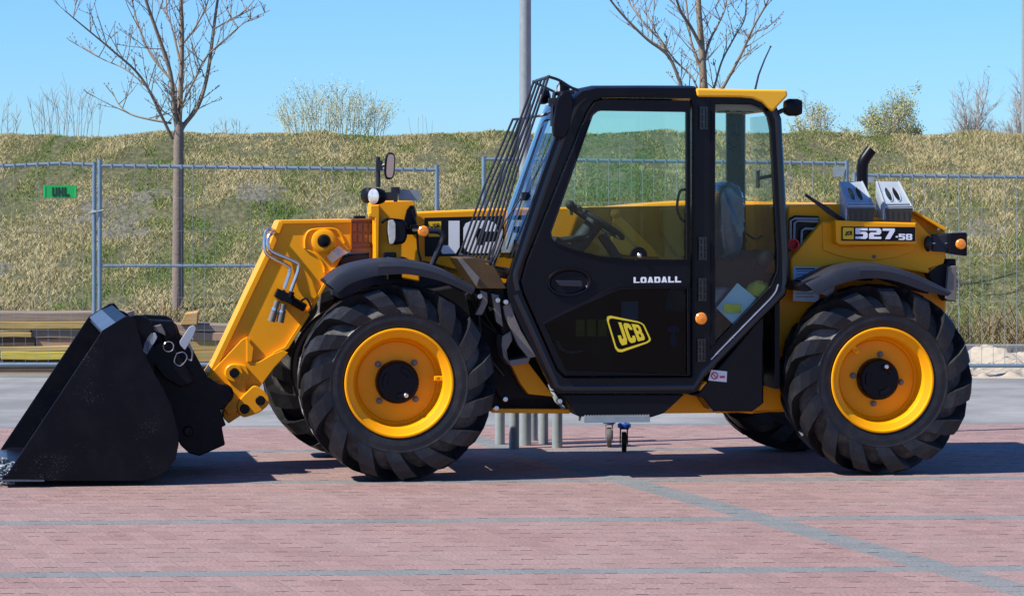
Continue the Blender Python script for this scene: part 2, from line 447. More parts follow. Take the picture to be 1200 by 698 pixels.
# block capitals and figures as outlines in a unit square
OCT = [(.2, 0), (.8, 0), (1, .2), (1, .8), (.8, 1), (.2, 1), (0, .8), (0, .2)]
GL = {
 'J': ([(.15, 0), (.8, 0), (1, .2), (1, 1), (.62, 1), (.62, .27), (.4, .27), (.4, .42), (0, .42), (0, .15)], []),
 'j': ([(.1, 0), (.8, 0), (1, .2), (1, 1), (.42, 1), (.42, .26), (0, .26), (0, .1)], []),
 'C': ([(.25, 0), (.75, 0), (.93, .08), (1, .22), (1, .34), (.64, .34), (.64, .24), (.42, .24), (.38, .3), (.38, .7), (.42, .76), (.64, .76), (.64, .66), (1, .66), (1, .78), (.93, .92), (.75, 1), (.25, 1), (.07, .92), (0, .78), (0, .22), (.07, .08)], []),
 'B': ([(0, 0), (.85, 0), (1, .13), (1, .42), (.9, .5), (1, .58), (1, .87), (.85, 1), (0, 1)], [[(.38, .2), (.64, .2), (.64, .4), (.38, .4)], [(.38, .6), (.64, .6), (.64, .8), (.38, .8)]]),
 '5': ([(0, 0), (.85, 0), (1, .15), (1, .52), (.85, .66), (.36, .66), (.36, .78), (1, .78), (1, 1), (0, 1), (0, .44), (.64, .44), (.64, .22), (0, .22)], []),
 '2': ([(0, 0), (1, 0), (1, .22), (.40, .22), (.40, .40), (.85, .40), (1, .54), (1, .86), (.85, 1), (0, 1), (0, .78), (.62, .78), (.62, .62), (.15, .62), (0, .48)], []),
 '7': ([(.2, 0), (.6, 0), (1, .76), (1, 1), (0, 1), (0, .78), (.6, .78)], []),
 '8': ([(.12, 0), (.88, 0), (1, .13), (1, .42), (.92, .5), (1, .58), (1, .87), (.88, 1), (.12, 1), (0, .87), (0, .58), (.08, .5), (0, .42), (0, .13)], [[(.34, .2), (.66, .2), (.66, .4), (.34, .4)], [(.34, .6), (.66, .6), (.66, .8), (.34, .8)]]),
 '-': ([(0, .38), (1, .38), (1, .62), (0, .62)], []),
 'L': ([(0, 0), (1, 0), (1, .27), (.34, .27), (.34, 1), (0, 1)], []),
 'O': (OCT, [[(.34, .26), (.66, .26), (.66, .74), (.34, .74)]]),
 'A': ([(0, 0), (.32, 0), (.38, .16), (.62, .16), (.68, 0), (1, 0), (.67, 1), (.33, 1)], [[(.45, .38), (.55, .38), (.5, .66)]]),
 'D': ([(0, 0), (.8, 0), (1, .2), (1, .8), (.8, 1), (0, 1)], [[(.33, .26), (.67, .26), (.67, .74), (.33, .74)]]),
 'U': ([(.15, 0), (.85, 0), (1, .15), (1, 1), (.66, 1), (.66, .26), (.34, .26), (.34, 1), (0, 1), (0, .15)], []),
 'H': ([(0, 0), (.34, 0), (.34, .38), (.66, .38), (.66, 0), (1, 0), (1, 1), (.66, 1), (.66, .62), (.34, .62), (.34, 1), (0, 1)], []),
}
def letters(mb, s, quad, gap=0.12, off=Vector((0, -0.001, 0)), widths=None, thick=0.002):
    """write s into a quad (bottom-left, bottom-right, top-right, top-left) of 3-D points"""
    w = widths or [1.0] * len(s); tot = sum(w) + gap * (len(s) - 1); x = 0
    a, b, c, d = [Vector(q) for q in quad]
    def bl(u, v): return a * (1 - u) * (1 - v) + b * u * (1 - v) + c * u * v + d * (1 - u) * v
    for ch, cw in zip(s, w):
        o, hs = GL[ch]
        loops = [o] + hs
        flat = [p for l in loops for p in l]
        tr = tessellate_polygon([[Vector((p[0], p[1], 0)) for p in l] for l in loops])
        P = [bl((x + p[0] * cw) / tot, p[1]) for p in flat]; n = len(P); nrm = off.normalized() * thick
        v = [p + off for p in P] + [p + off + nrm for p in P]
        f = [tuple(t) for t in tr] + [tuple(i + n for i in reversed(t)) for t in tr]; q = 0
        for l in loops:
            k = len(l); f += [(q + i, q + (i + 1) % k, q + (i + 1) % k + n, q + i + n) for i in range(k)]; q += k
        mb.add(v, f); x += cw + gap
    return mb

# ================================================================== SETTING
# value noise, for grass patches and terrain
_g = rng.random((64, 64))
def vn(x, y, s, k=0):
    x = np.asarray(x) / s + 13.7 * k + 200; y = np.asarray(y) / (s * (3.0 if 5 <= k < 20 else 1.6 if k < 5 else 1)) + 7.3 * k + 200
    i = np.floor(x).astype(int); j = np.floor(y).astype(int); u = x - i; v = y - j
    u = u * u * (3 - 2 * u); v = v * v * (3 - 2 * v)
    g = lambda a, b: _g[a % 64, b % 64]
    return (g(i, j) * (1 - u) + g(i + 1, j) * u) * (1 - v) + (g(i, j + 1) * (1 - u) + g(i + 1, j + 1) * u) * v

TOE, CREST, HC = 32.4, 45.0, 2.54
def dyke_z(x, y):
    x = np.asarray(x, float); y = np.asarray(y, float)
    t = np.clip((y - TOE) / (CREST - TOE), 0, 1)
    base = HC * t
    back = np.clip((y - 48.5) / 9.0, 0, 1)
    base = base * (1 - back)
    w = np.clip((y - TOE) / 1.0, 0, 1) * (1 - back)
    return base + w * ((vn(x, y, 2.6, 1) - .5) * .07 + (vn(x, y, .8, 2) - .5) * .10 + (vn(x, y, .28, 3) - .5) * .045) + .004 * (1 - w) - 0.03 * back

# ground to the horizon
mb = MB(); mb.add([(-1500, -1500, -.06), (1500, -1500, -.06), (1500, 1500, -.06), (-1500, 1500, -.06)], [(0, 1, 2, 3)])
struct(mb.build('ground', M['soil']))

# ---- brick paving
TH = R(3.2); U = Vector((math.cos(TH), math.sin(TH), 0)); V = Vector((-math.sin(TH), math.cos(TH), 0)); G0 = Vector((0, 18.0, 0))
RD, BW, SH, U0 = 0.18, 0.105, 0.0434, 0.6265
J0, J1, UH_ = -37, 25, 9.5
def UV(u, v, z=0.0): return G0 + U * u + V * v + Vector((0, 0, z))
vA, vB = (J0 - .5) * RD, (J1 - .5) * RD
mb = MB(); mb.add([UV(-UH_ - .3, vA, -.03), UV(UH_ + .3, vA, -.03), UV(UH_ + .3, vB, -.03), UV(-UH_ - .3, vB, -.03)], [(0, 1, 2, 3)])
paving = struct(mb.build('brick_paving', M['mortar']))
mb = MB()
for (a, b, c, d) in ((-80, -60, 80, vA), (-80, vA, -UH_ - .12, vB), (UH_ + .12, vA, 80, vB)):
    mb.add([UV(a, b, -.003), UV(c, b, -.003), UV(c, d, -.003), UV(a, d, -.003)], [(0, 1, 2, 3)])
struct(mb.build('paving_beyond', M['outerpave']))

def brick_outline(g, nt_):
    x0, x1, y0, y1 = g * .35, BW - g * .35, g * .5, RD - g * .5
    return [(a_ - SH * b_ / RD, b_) for (a_, b_) in _o(x0, x1, y0, y1, nt_)]
def _o(x0, x1, y0, y1, nt_):
    return [(x0 + .002, y0), (.020, y0), (.024, y0 + nt_), (.080, y0 + nt_), (.084, y0), (x1 - .002, y0), (x1, y0 + .002), (x1, y1 - .002),
            (x1 - .002, y1), (x0 + .002, y1), (x0, y1 - .002), (x0, y0 + .002)]
def brick_geo(var):
    g = (.0012, .0016, .0022, .0014)[var % 4]; nt_ = (.002, .015, .001, .009)[var % 4]
    return brick_outline(g, nt_)
def brick_mesh_local(var, m):
    o = brick_geo(var); n = len(o)
    v = [(p[0] - BW / 2, p[1], 0) for p in o] + [(p[0] - BW / 2, p[1], -.032) for p in o]
    me = bpy.data.meshes.new('brick'); me.from_pydata(v, [], [tuple(range(n))] + [(i + n, (i + 1) % n + n, (i + 1) % n, i) for i in range(n)])
    me.materials.append(m); me.materials.append(M['mortar'])
    for k, p in enumerate(me.polygons): p.material_index = 0 if k == 0 else 1
    attr(me, [var * .21] * len(me.polygons))
    return me
cells = []
for j in range(J0, J1):
    sh = (U0 - SH * j) 
    c0 = int(math.floor((-UH_ - sh) / BW)); c1 = int(math.ceil((UH_ - sh) / BW))
    for c in range(c0, c1 + 1):
        u = sh + c * BW; v = (j - .5) * RD
        if abs(u) > UH_: continue
        p = UV(u, v)
        grey = (j % 12 == 0) or c in (0, 1)
        px = 600 + F * p.x / p.y; py = HOR + F * H / p.y
        vis = (-15 < px < 1215) and py < 702
        cells.append((p, grey, p.y if vis else 1e9, random.randrange(4)))
near = set(sorted(range(len(cells)), key=lambda i: cells[i][2])[:290])
bm_lib = {(k, g): brick_mesh_local(k, M['greybrick' if g else 'redbrick']) for k in range(4) for g in (0, 1)}
for i in sorted(near):
    p, g, _, k = cells[i]
    o = bpy.data.objects.new('brick', bm_lib[(k, int(g))])
    link(o, paving); o.location = p + Vector((random.uniform(-.001, .001), random.uniform(-.001, .001), random.uniform(-.0003, .0003)))
    o.rotation_euler = (0, 0, TH + random.uniform(-.006, .006))
for nm, gsel in (('brick_field', False), ('grey_brick_bands', True)):
    vs, fs, mi, tt = [], [], [], []
    for i, (p, g, _, k) in enumerate(cells):
        if i in near or g != gsel: continue
        o = brick_geo(k); n = len(o); b = len(vs); dz = random.uniform(-.0003, .0003); t = random.random()
        for q in o:
            w = p + U * (q[0] - BW / 2) + V * q[1]; vs.append((w.x, w.y, dz))
        for q in o:
            w = p + U * (q[0] - BW / 2) + V * q[1]; vs.append((w.x, w.y, -.032))
        fs.append(tuple(range(b, b + n))); mi.append(0); tt.append(t)
        for e in range(n): fs.append((b + e + n, b + (e + 1) % n + n, b + (e + 1) % n, b + e)); mi.append(1); tt.append(t)
    me = bpy.data.meshes.new(nm); me.from_pydata(vs, [], fs)
    me.materials.append(M['greybrick' if gsel else 'redbrick']); me.materials.append(M['mortar'])
    me.polygons.foreach_set('material_index', mi); attr(me, tt)
    o = bpy.data.objects.new(nm, me); link(o, paving); o['kind'] = 'stuff'

# ---- asphalt road behind, verge, kerb
mb = MB()
mb.add([UV(-80, vB, -.002), UV(80, vB, -.002), Vector((80, 28.6, -.002)), Vector((-80, 28.6, -.002))], [(0, 1, 2, 3)])
struct(mb.build('asphalt_road', M['asphalt']))
mb = MB(); mb.add([(-80, 28.6, -.004), (80, 28.6, -.004), (80, 32.6, .0), (-80, 32.6, .0)], [(0, 1, 2, 3)])
struct(mb.build('verge', M['soil']))
mb = MB(); mb.box((0, 32.25, .035), (90, .16, .13)); struct(mb.build('kerb', M['kerb'], bevel=.01))

# ---- dyke
nx, ny = 420, 170
xs = np.linspace(-34, 34, nx); ys = np.concatenate([np.linspace(TOE - .1, 48.6, ny - 12), np.linspace(49.2, 60, 12)])
X, Y = np.meshgrid(xs, ys); Z = dyke_z(X, Y)
idx = np.arange(nx * ny).reshape(ny, nx)
Fc = np.stack([idx[:-1, :-1], idx[:-1, 1:], idx[1:, 1:], idx[1:, :-1]], -1).reshape(-1, 4)
m, t, p = new_mat("dyke_turf")
N, K = t.nodes, t.links
geo = N.new("ShaderNodeNewGeometry")
n1 = N.new("ShaderNodeTexNoise"); n1.inputs['Scale'].default_value = 2.2; n1.inputs['Detail'].default_value = 10; n1.inputs['Roughness'].default_value = .7
mp = N.new("ShaderNodeMapping"); mp.inputs['Scale'].default_value = (1, .3, 1); n1.inputs['Scale'].default_value = 5.0
K.new(geo.outputs['Position'], mp.inputs[0]); K.new(mp.outputs[0], n1.inputs['Vector']); n1.inputs['Scale'].default_value = 16
cr = N.new("ShaderNodeValToRGB"); e = cr.color_ramp.elements
e[0].position = .30; e[0].color = (.03, .032, .01, 1); e[1].position = .74; e[1].color = (.22, .185, .095, 1)
q = e.new(.52); q.color = (.085, .085, .03, 1)
K.new(n1.outputs[0], cr.inputs[0]); K.new(cr.outputs[0], p.inputs['Base Color']); p.inputs['Roughness'].default_value = .95
me = set_mesh('dyke', np.stack([X, Y, Z], -1).reshape(-1, 3), Fc, m, 4)
dyke = bpy.data.objects.new('dyke', me); link(dyke); struct(dyke)

# ---- grass on the dyke, one mass of blades
gm, t, p = new_mat("grass_blades")
N, K = t.nodes, t.links
at = N.new("ShaderNodeAttribute"); at.attribute_name = "tint"
cr = N.new("ShaderNodeValToRGB"); e = cr.color_ramp.elements
e[0].position = 0.0; e[0].color = (.49, .41, .21, 1); e[1].position = 1.0; e[1].color = (.10, .18, .028, 1)
for pos, c in ((.25, (.385, .33, .14)), (.5, (.25, .25, .085)), (.72, (.17, .225, .05))):
    q = e.new(pos); q.color = c + (1,)
K.new(at.outputs['Fac'], cr.inputs[0]); K.new(cr.outputs[0], p.inputs['Base Color']); p.inputs['Roughness'].default_value = .75
p.inputs['Specular IOR Level'].default_value = .25
bare = [(-5.15, 39.3, .55, .9), (-4.9, 38.2, .35, .4), (-4.6, 40.6, .3, .3), (.35, 40.5, .25, .5), (-6.2, 36.2, .3, .3), (-2.4, 37.6, .4, .3), (3.6, 42.2, .3, .5), (5.9, 38.4, .3, .4), (-3.4, 41.0, .4, .5)]
def bare_at(x, y):
    b = np.zeros_like(x)
    for (a, c, rx, ry) in bare: b = np.maximum(b, 1 - np.sqrt(((x - a) / rx) ** 2 + ((y - c) / ry) ** 2))
    return b
def blades(n, x0, x1, y0, y1, h0, h1, w, gbias=0.0, name='grass', matr=None, keepall=False):
    x = rng.uniform(x0, x1, n); y = rng.uniform(y0, y1, n)
    dens = .55 * vn(x, y, .35, 5) + .45 * vn(x, y, 1.1, 6)
    keep = (rng.random(n) < np.clip(dens * 2.2 - .1, .42, 1)) & ((bare_at(x, y) + (vn(x, y, .2, 8) - .5) * .8 < .15) | (rng.random(n) < .1))
    if keepall: keep[:] = True
    x, y = x[keep], y[keep]; n = len(x)
    z = dyke_z(x, y) - .01
    green = vn(x, y, .9, 9) * .45 + vn(x, y, .3, 10) * .40 + vn(x, y, 3.2, 11) * .35 + gbias - .012 * x + .0
    tint = np.clip((green - .57) * 2.6 + .42 + rng.normal(0, .24, n), 0, 1)
    hh = rng.uniform(h0, h1, n) * (.6 + .9 * vn(x, y, .3, 12)) * (.8 + .5 * (tint < .3))
    a = rng.uniform(0, 2 * np.pi, n); lean = rng.uniform(.3, 1.5, n) * hh; la = rng.uniform(0, 2 * np.pi, n)
    ww = w * rng.uniform(.6, 1.3, n)
    P = np.stack([x, y, z], -1)
    d = np.stack([np.cos(a), np.sin(a) * .5, 0 * a], -1) * ww[:, None] / 2
    tip = P + np.stack([np.cos(la) * lean, np.sin(la) * lean, hh], -1)
    Vv = np.stack([P - d, P + d, tip + d * .35, tip - d * .35], 1).reshape(-1, 3)
    b = (np.arange(n) * 4)[:, None]
    Fa = (b + [0, 1, 2, 3]).reshape(-1, 4)
    me = set_mesh(name, Vv, Fa, matr or gm, 4); attr(me, tint)
    o = bpy.data.objects.new(name, me); link(o); o['kind'] = 'stuff'
    return o
def blade_sheet():
    return blades(900000, -8.6, 8.6, TOE + .05, 47.0, .015, .048, .0105, gbias=.045)
blade_sheet()
vs, fs = [], []
rs = random.Random(77)
for (a, c, rx, ry) in bare:                      # clods of grey soil where the turf is missing
    for i in range(int(900 * rx * ry * 2)):
        t_ = rs.uniform(0, 6.28); q_ = math.sqrt(rs.random()); x = a + rx * q_ * math.cos(t_); y = c + ry * q_ * math.sin(t_) * 1.6; z = float(dyke_z(x, y)); r_ = rs.uniform(.008, .035)
        n = len(vs); vs += [(x + rs.uniform(-r_, r_), y + rs.uniform(-r_, r_), z - .01) for _ in range(3)] + [(x, y, z + r_ * .8)]
        vs[n:n + 3] = [(x - r_, y - r_ * .6, z - .012), (x + r_ * rs.uniform(.6, 1.2), y - r_ * .6, z - .012), (x, y + r_, z - .012)]
        fs += [(n, n + 1, n + 3), (n + 1, n + 2, n + 3), (n + 2, n, n + 3)]
struct(mesh_obj('soil_clods', vs, fs, mat("grey_soil_clods", (.19, .172, .15), .95, var=.25, scale=4)), 'stuff')
# taller dead weeds at the foot of the dyke
wm = leafmat("toe_weeds", (.25, .175, .085), (.10, .13, .035))
blades(16000, -9.5, 9.5, TOE + .02, TOE + 1.1, .07, .24, .014, gbias=-.05, name='weeds', matr=wm)
blades(9000, -9.5, 9.5, 30.9, TOE - .12, .03, .10, .012, name='verge_grass', matr=wm)

# ---- hoarding fence of mobile mesh panels
YF = 28.2
def fence_panel(x0, x1, yt0, yt1, zb, posts_up, label, mid=None, plates=(), step=.104, hs=(), sag=None, dy=0.0, wr=.0024):
    """x0,x1 in photograph pixels at the fence line"""
    Yf = YF + dy
    a = W3(x0, yt0, Yf); b = W3(x1, yt1, Yf)
    t = thing('mesh_fence', label, 'fence', (a.x, Yf, 0), group='wire mesh fence panels in a row behind the machine')
    o0 = Vector((a.x, Yf, 0))
    for (q, up) in ((a, posts_up[0]), (b, posts_up[1])):
        mb = MB(); mb.tube([Vector((q.x, Yf, .01)) - o0, Vector((q.x, Yf, q.z + up)) - o0], .0205, 12)
        mb.lathe([(.021, 0), (.022, .004), (.0, .010)], Vector((q.x, Yf, q.z + up)) - o0, 'Z', 12)
        mb.build('post', M['fence'], t, smooth=True)
    pts = [a, b] if sag is None else [a, *[W3(*s, Yf) for s in sag], b]
    MB().tube([p - o0 for p in pts], .0175, 10).build('top_rail', M['fence'], t, smooth=True)
    MB().tube([Vector((a.x, Yf, zb)) - o0, Vector((b.x, Yf, zb)) - o0], .019, 10).build('bottom_rail', M['fence'], t, smooth=True)
    if mid is not None:
        MB().tube([Vector((a.x, Yf, mid)) - o0, Vector((b.x, Yf, mid)) - o0], .013, 8).build('middle_rail', M['fence'], t, smooth=True)
    mb = MB(); n = int((b.x - a.x) / step)
    for i in range(1, n):
        x = a.x + (b.x - a.x) * i / n; zt = a.z + (b.z - a.z) * i / n
        if sag is not None:
            for s0, s1 in zip(pts, pts[1:]):
                if s0.x <= x <= s1.x: zt = s0.z + (s1.z - s0.z) * (x - s0.x) / (s1.x - s0.x)
        w = random.uniform(-.004, .004)
        mb.tube([Vector((x, Yf - .012, zb - .02)) - o0, Vector((x + w, Yf - .014, zt * .5)) - o0, Vector((x, Yf - .02, zt + .006)) - o0], wr, 5)
        mb.box(Vector((x, Yf, zt)) - o0, (.012, .044, .042))          # weld lug on the rail
    for z in hs: mb.tube([Vector((a.x, Yf - .008, z)) - o0, Vector((b.x, Yf - .008, z)) - o0], wr * .8, 5)
    mb.build('wire_mesh', M['wire'], t)['kind'] = 'stuff'
    for (xa, ya, xb, yb) in plates:
        p, q = W3(xa, ya, Yf - .025), W3(xb, yb, Yf - .025)
        MB().box((p + q) / 2 - o0, (abs(q.x - p.x), .003, abs(p.z - q.z))).build('name_plate', M['zinc'], t)
    for q in (a, b):
        MB().box(Vector((q.x, Yf + .02, .055)) - o0, (.22, .62, .10)).build('foot', M['concrete'], t, bevel=.012)
    return t
HS = [.43, .73, 1.04, 1.34, 1.64]
fence_panel(-319, 110.5, 192, 193.2, .115, (.04, .02), "mesh fence panel at far left carrying the green UHL sign", sag=[(-60, 190), (8, 194.5), (48, 192.6), (70, 191.6)], hs=HS, wr=.0012)
fence_panel(117, 512, 194.2, 199, .115, (.055, .04), "mesh fence panel with a mid rail, behind the bare tree and the boom nose", mid=1.02, hs=HS, dy=-.03, wr=.0012)
fence_panel(567, 992, 186.5, 191.5, .12, (.02, .02), "mesh fence panel seen through the cab windows", plates=[(976, 195.5, 989, 207)], hs=[.4, 1.0, 1.6])
fence_panel(1001.5, 1434, 205.5, 210, .105, (.02, .02), "mesh fence panel at far right, behind the exhaust and rear light", plates=[(1003, 207, 1024, 214)], hs=[.28, .70, 1.12, 1.55], dy=-.03)
mb = MB(); mb.lathe([(.046, -.012), (.050, -.012), (.050, .012), (.046, .012)], (W3(113.5, 0, YF).x, YF - .012, 1.52), 'Z', 16, close=True)
mb.tube([(W3(113.5, 0, YF).x - .07, YF - .062, 1.50), (W3(113.5, 0, YF).x + .07, YF - .05, 1.53)], .008, 6)
tag(mb.build('fence_clamp', M['zinc']), "steel clamp joining the two fence posts above the bucket", "clamp")

# green sign
q0, q1 = W3(51, 217, YF - .03), W3(90, 232, YF - .03)
w_ = q1.x - q0.x; h_ = q0.z - q1.z; c_ = (q0 + q1) / 2
sg = thing('fence_sign', "green plastic sign reading UHL hung on the left fence panel", 'sign', (c_.x, c_.y, c_.z - h_ / 2))
mb = MB(); o_ = rnd([(-w_ / 2, 0), (w_ / 2, 0), (w_ / 2, h_), (-w_ / 2, h_)], .008)
mb.prism(o_, -.003, .001); mb.build('board', M['green'], sg, bevel=.001)
em_ = mat("sign_edge", (.02, .5, .14), .4)
for x in (-w_ / 2 + .012, w_ / 2 - .012): MB().box((x, -.005, h_ / 2), (.012, .004, h_ * .9)).build('edge_bar', em_, sg)
mb = MB(); letters(mb, 'UHL', [(-w_ * .24, -.004, h_ * .12), (w_ * .28, -.004, h_ * .12), (w_ * .28, -.004, h_ * .84), (-w_ * .24, -.004, h_ * .84)], gap=.22)
mb.build('lettering', M['greendark'], sg)

# ---- timber stack: every plank is a thing of its own; drawn in photograph pixels at the stack's distance
def plank(x0, x1, y0, y1, Yp, dep, col, label, tilt=0.0, name='plank', cat='plank'):
    a, b = W3(x0, y0, Yp), W3(x1, y1, Yp)
    L_ = b.x - a.x; h = a.z - b.z
    mb = MB(); n = 6; vs = []
    for i in range(n + 1):
        x = a.x + L_ * i / n; dz = tilt * (i / n - .5) + math.sin(i * 1.7 + x0) * .003
        for (yy, zz) in ((0, 0), (dep, 0), (dep, h), (0, h)): vs.append(Vector((x, Yp + yy + math.sin(i + y0) * .004, b.z + zz + dz)))
    f = [(i * 4 + k, i * 4 + (k + 1) % 4, i * 4 + 4 + (k + 1) % 4, i * 4 + 4 + k) for i in range(n) for k in range(4)] + [(0, 1, 2, 3), tuple(n * 4 + k for k in (3, 2, 1, 0))]
    mb.add(vs, f)
    return tag(mb.build(name, W[col], bevel=.006), label, cat, group='planks of the timber stack behind the fence')
Yp = 29.0
plank(-95, 118, 432, 438, Yp, .5, 'brown', "dark bearer plank at the very bottom of the left timber stack")
plank(-95, 126, 422, 431.5, Yp + .02, .5, 'brown', "dark brown squared beam just above the bottom bearer of the timber stack")
plank(1, 118, 412, 421.5, Yp, .3, 'bright', "bright yellow round-edged beam low in the left timber stack")
plank(-90, 128, 406, 412, Yp + .01, .4, 'pale', "thin pale plank lying slightly slanted on the bright yellow beam", tilt=.035)
plank(-95, 41, 395.5, 406, Yp + .04, .4, 'brown', "short dark brown plank ending left of the bucket, mid height of the stack")
plank(41.5, 160, 396.5, 406, Yp + .06, .4, 'pink', "pinkish plank beside the short dark one, partly behind the bucket")
plank(-95, 37, 389.5, 395.2, Yp + .02, .4, 'yellow', "thin yellow plank, lower of two at the left edge of the stack")
plank(-95, 35, 385.5, 389.2, Yp + .03, .4, 'pale', "thin pale yellow plank, upper of two at the left edge of the stack")
plank(37.5, 160, 386.3, 396.2, Yp + .05, .4, 'grey', "grey brown plank in the middle of the stack, right of the thin yellow planks")
plank(-95, 165, 376.4, 385.3, Yp + .02, .5, 'yellow', "long yellow plank with knots, second from the top of the stack")
plank(-95, 150, 366, 376.2, Yp + .05, .5, 'grey', "weathered grey plank on top of the left timber stack")
plank(165, 300, 425, 436, Yp + .05, .5, 'brown', "dark bottom plank right of the bucket, next to the yellow boom nose")
plank(165, 285, 399, 411, Yp + .04, .4, 'yellow', "upper yellow beam between the bucket hitch and the boom nose")
plank(165, 300, 411.5, 424.5, Yp + .02, .45, 'yellow', "lower yellow beam between the bucket hitch and the boom nose")
plank(180, 276, 389, 398.6, Yp + .03, .4, 'pink', "pink brown plank under the grey one, right of the bucket hitch", tilt=-.02)
plank(165, 272, 380, 388.6, Yp + .05, .5, 'grey', "grey brown top plank behind the silver latch handle", tilt=-.015)
mb = MB(); a, b = W3(211, 366, Yp - .03), W3(232, 380.5, Yp - .03)
v = [Vector((a.x + .05, a.y, a.z - .01)), Vector((b.x, a.y, a.z + .005)), Vector((b.x - .01, a.y, b.z)), Vector((a.x, a.y, b.z)), ]
mb.add(v + [p + Vector((-.03, .4, .0)) for p in v], [(0, 1, 2, 3), (7, 6, 5, 4), (0, 4, 5, 1), (1, 5, 6, 2), (2, 6, 7, 3), (3, 7, 4, 0)])
tag(mb.build('timber_block', W['orange'], bevel=.006), "orange sawn timber block end on top of the planks behind the silver latch", 'timber block')

# ---- sand heap behind the right fence panel
nx, ny = 200, 60
xs = np.linspace(3.7, 8.2, nx); ys = np.linspace(28.0, 31.3, ny)
X, Y = np.meshgrid(xs, ys)
prof = np.interp(X, [3.7, 4.2, 4.40, 4.52, 4.63, 4.74, 4.80, 5.1, 5.5, 6.0, 7.0, 8.2], [0, .08, .10, .16, .20, .17, .09, .13, .10, .13, .10, 0])
zz = prof * np.sin(np.clip((Y - 28.0) / 3.3, 0, 1) * np.pi) ** .8
zz = zz * (.8 + .35 * vn(X, Y, .25, 20)) + (zz > .02) * ((vn(X, Y, .12, 21) - .5) * .06 + (vn(X, Y, .055, 22) - .5) * .045)
idx = np.arange(nx * ny).reshape(ny, nx)
Fc = np.stack([idx[:-1, :-1], idx[:-1, 1:], idx[1:, 1:], idx[1:, :-1]], -1).reshape(-1, 4)
me = set_mesh('sand_heap', np.stack([X, Y, zz - .006], -1).reshape(-1, 3), Fc, M['sand'], 4)
o = bpy.data.objects.new('sand_heap', me); link(o); tag(o, "low heap of pale sand behind the right fence panel beside the kerb", 'sand heap')

# ---- lamp column and guard posts
def pole(name, px, Yp, r, h, label, cat, group=None, m='zinc', top=None):
    x = (px - 600) / F * Yp
    mb = MB(); mb.tube([(x, Yp, -.02), (x, Yp, h * .5), (x, Yp, h)], r, 20, r2=top or r)
    if top is None: mb.lathe([(r, 0), (r * .8, .012), (0, .016)], (x, Yp, h), 'Z', 20)
    o = mb.build(name, M[m], smooth=True)
    return tag(o, label, cat, group)
pole('lamp_column', 615.5, 20.55, .041, 9.0, "tall galvanised lamp column rising behind the windscreen guard", 'lamp post', top=.036)
PG = 'short galvanised guard posts round the lamp column'
pole('guard_post', 585.8, 20.65, .0335, .86, "leftmost short galvanised post beside the front tyre", 'post', PG)
pole('guard_post', 602.5, 20.30, .0335, .86, "short galvanised post just left of the thicker lamp column", 'post', PG)
pole('guard_post', 624.5, 20.95, .0335, .86, "short galvanised post half hidden behind the lamp column", 'post', PG)
pole('guard_post', 636.8, 20.68, .0325, .86, "short galvanised post second from the right of the cluster", 'post', PG)
pole('guard_post', 653.0, 20.35, .0345, .86, "rightmost short galvanised post of the cluster under the cab", 'post', PG)
pole('mast', 1200.5, 62, .06, 9, "pale mast at the right edge of the sky", 'mast')

# ---- castors under the step
def castor(px, pyb, label, dark):
    Yc = F * H / (pyb - HOR); x = (px - 600) / F * Yc
    t = thing('castor', label, 'castor wheel', (x, Yc, 0), group='castors standing under the cab step')
    MB().lathe([(.035, -.014), (.062, -.016), (.066, 0), (.062, .014), (.035, .016)], (0, 0, .066), 'X', 24, close=True).build('tyre', M['tyregrey'] if not dark else M['rubber'], t, smooth=True)
    MB().lathe([(.0, -.012), (.036, -.012), (.036, .012), (.0, .012)], (0, 0, .066), 'X', 20).build('wheel_hub', M['dark'], t, smooth=True)
    mb = MB()
    for s in (-1, 1): mb.prism([(-.006 + s * .024, .05), (.006 + s * .024 - .006, .05), (s * .022 + .002, .15), (s * .022 - .006, .15)], -.03, .03)
    mb.box((0, 0, .152), (.06, .07, .008)); mb.build('fork', M['dark'] if dark else M['zinc'], t, bevel=.002)
    MB().lathe([(.038, 0), (.044, .006), (.044, .024), (.034, .032)], (0, 0, .156), 'Z', 20).build('swivel_collar', M['bluep'], t, smooth=True)
    MB().lathe([(.014, 0), (.014, .05), (.0, .05)], (0, 0, .185), 'Z', 12).build('stem', M['zinc'], t, smooth=True)
castor(714, 523.5, "left castor with a grey tyre and blue collar under the step", False)
castor(731.5, 529, "right castor with a black tyre and blue collar under the step", True)

# ---- trees
def spray(mb, p, d, ln, r, lev, maxlev, rs, up=.35, kids=(3, 5), tips=None):
    n = max(3, int(ln / .12)); pts = [p]; dd = d.normalized(); cur = p
    for i in range(n):
        dd = (dd + Vector((rs.uniform(-1, 1), rs.uniform(-1, 1), rs.uniform(-1, 1))) * .10 + Vector((0, 0, up * .12))).normalized()
        cur = cur + dd * ln / n; pts.append(cur)
    mb.tube(pts, r, 5 if lev < 2 else 4, r2=max(r * .35, .0022))
    if tips is not None: tips.append((pts, lev))
    if lev >= maxlev: return
    k = rs.randint(*kids)
    for i in range(k):
        t = rs.uniform(.25, .97); q = pts[int(t * (len(pts) - 1))]; dq = (pts[min(int(t * (len(pts) - 1)) + 1, len(pts) - 1)] - q)
        if dq.length < 1e-5: dq = dd
        side = Vector((rs.uniform(-1, 1), rs.uniform(-1, 1), rs.uniform(-.3, 1))).normalized()
        nd = (dq.normalized() * .75 + side * .75).normalized()
        spray(mb, q, nd, ln * rs.uniform(.32, .62) * (1.1 - .5 * t), max(r * .5 * (1.1 - .5 * t), .0026), lev + 1, maxlev, rs, up, kids, tips)

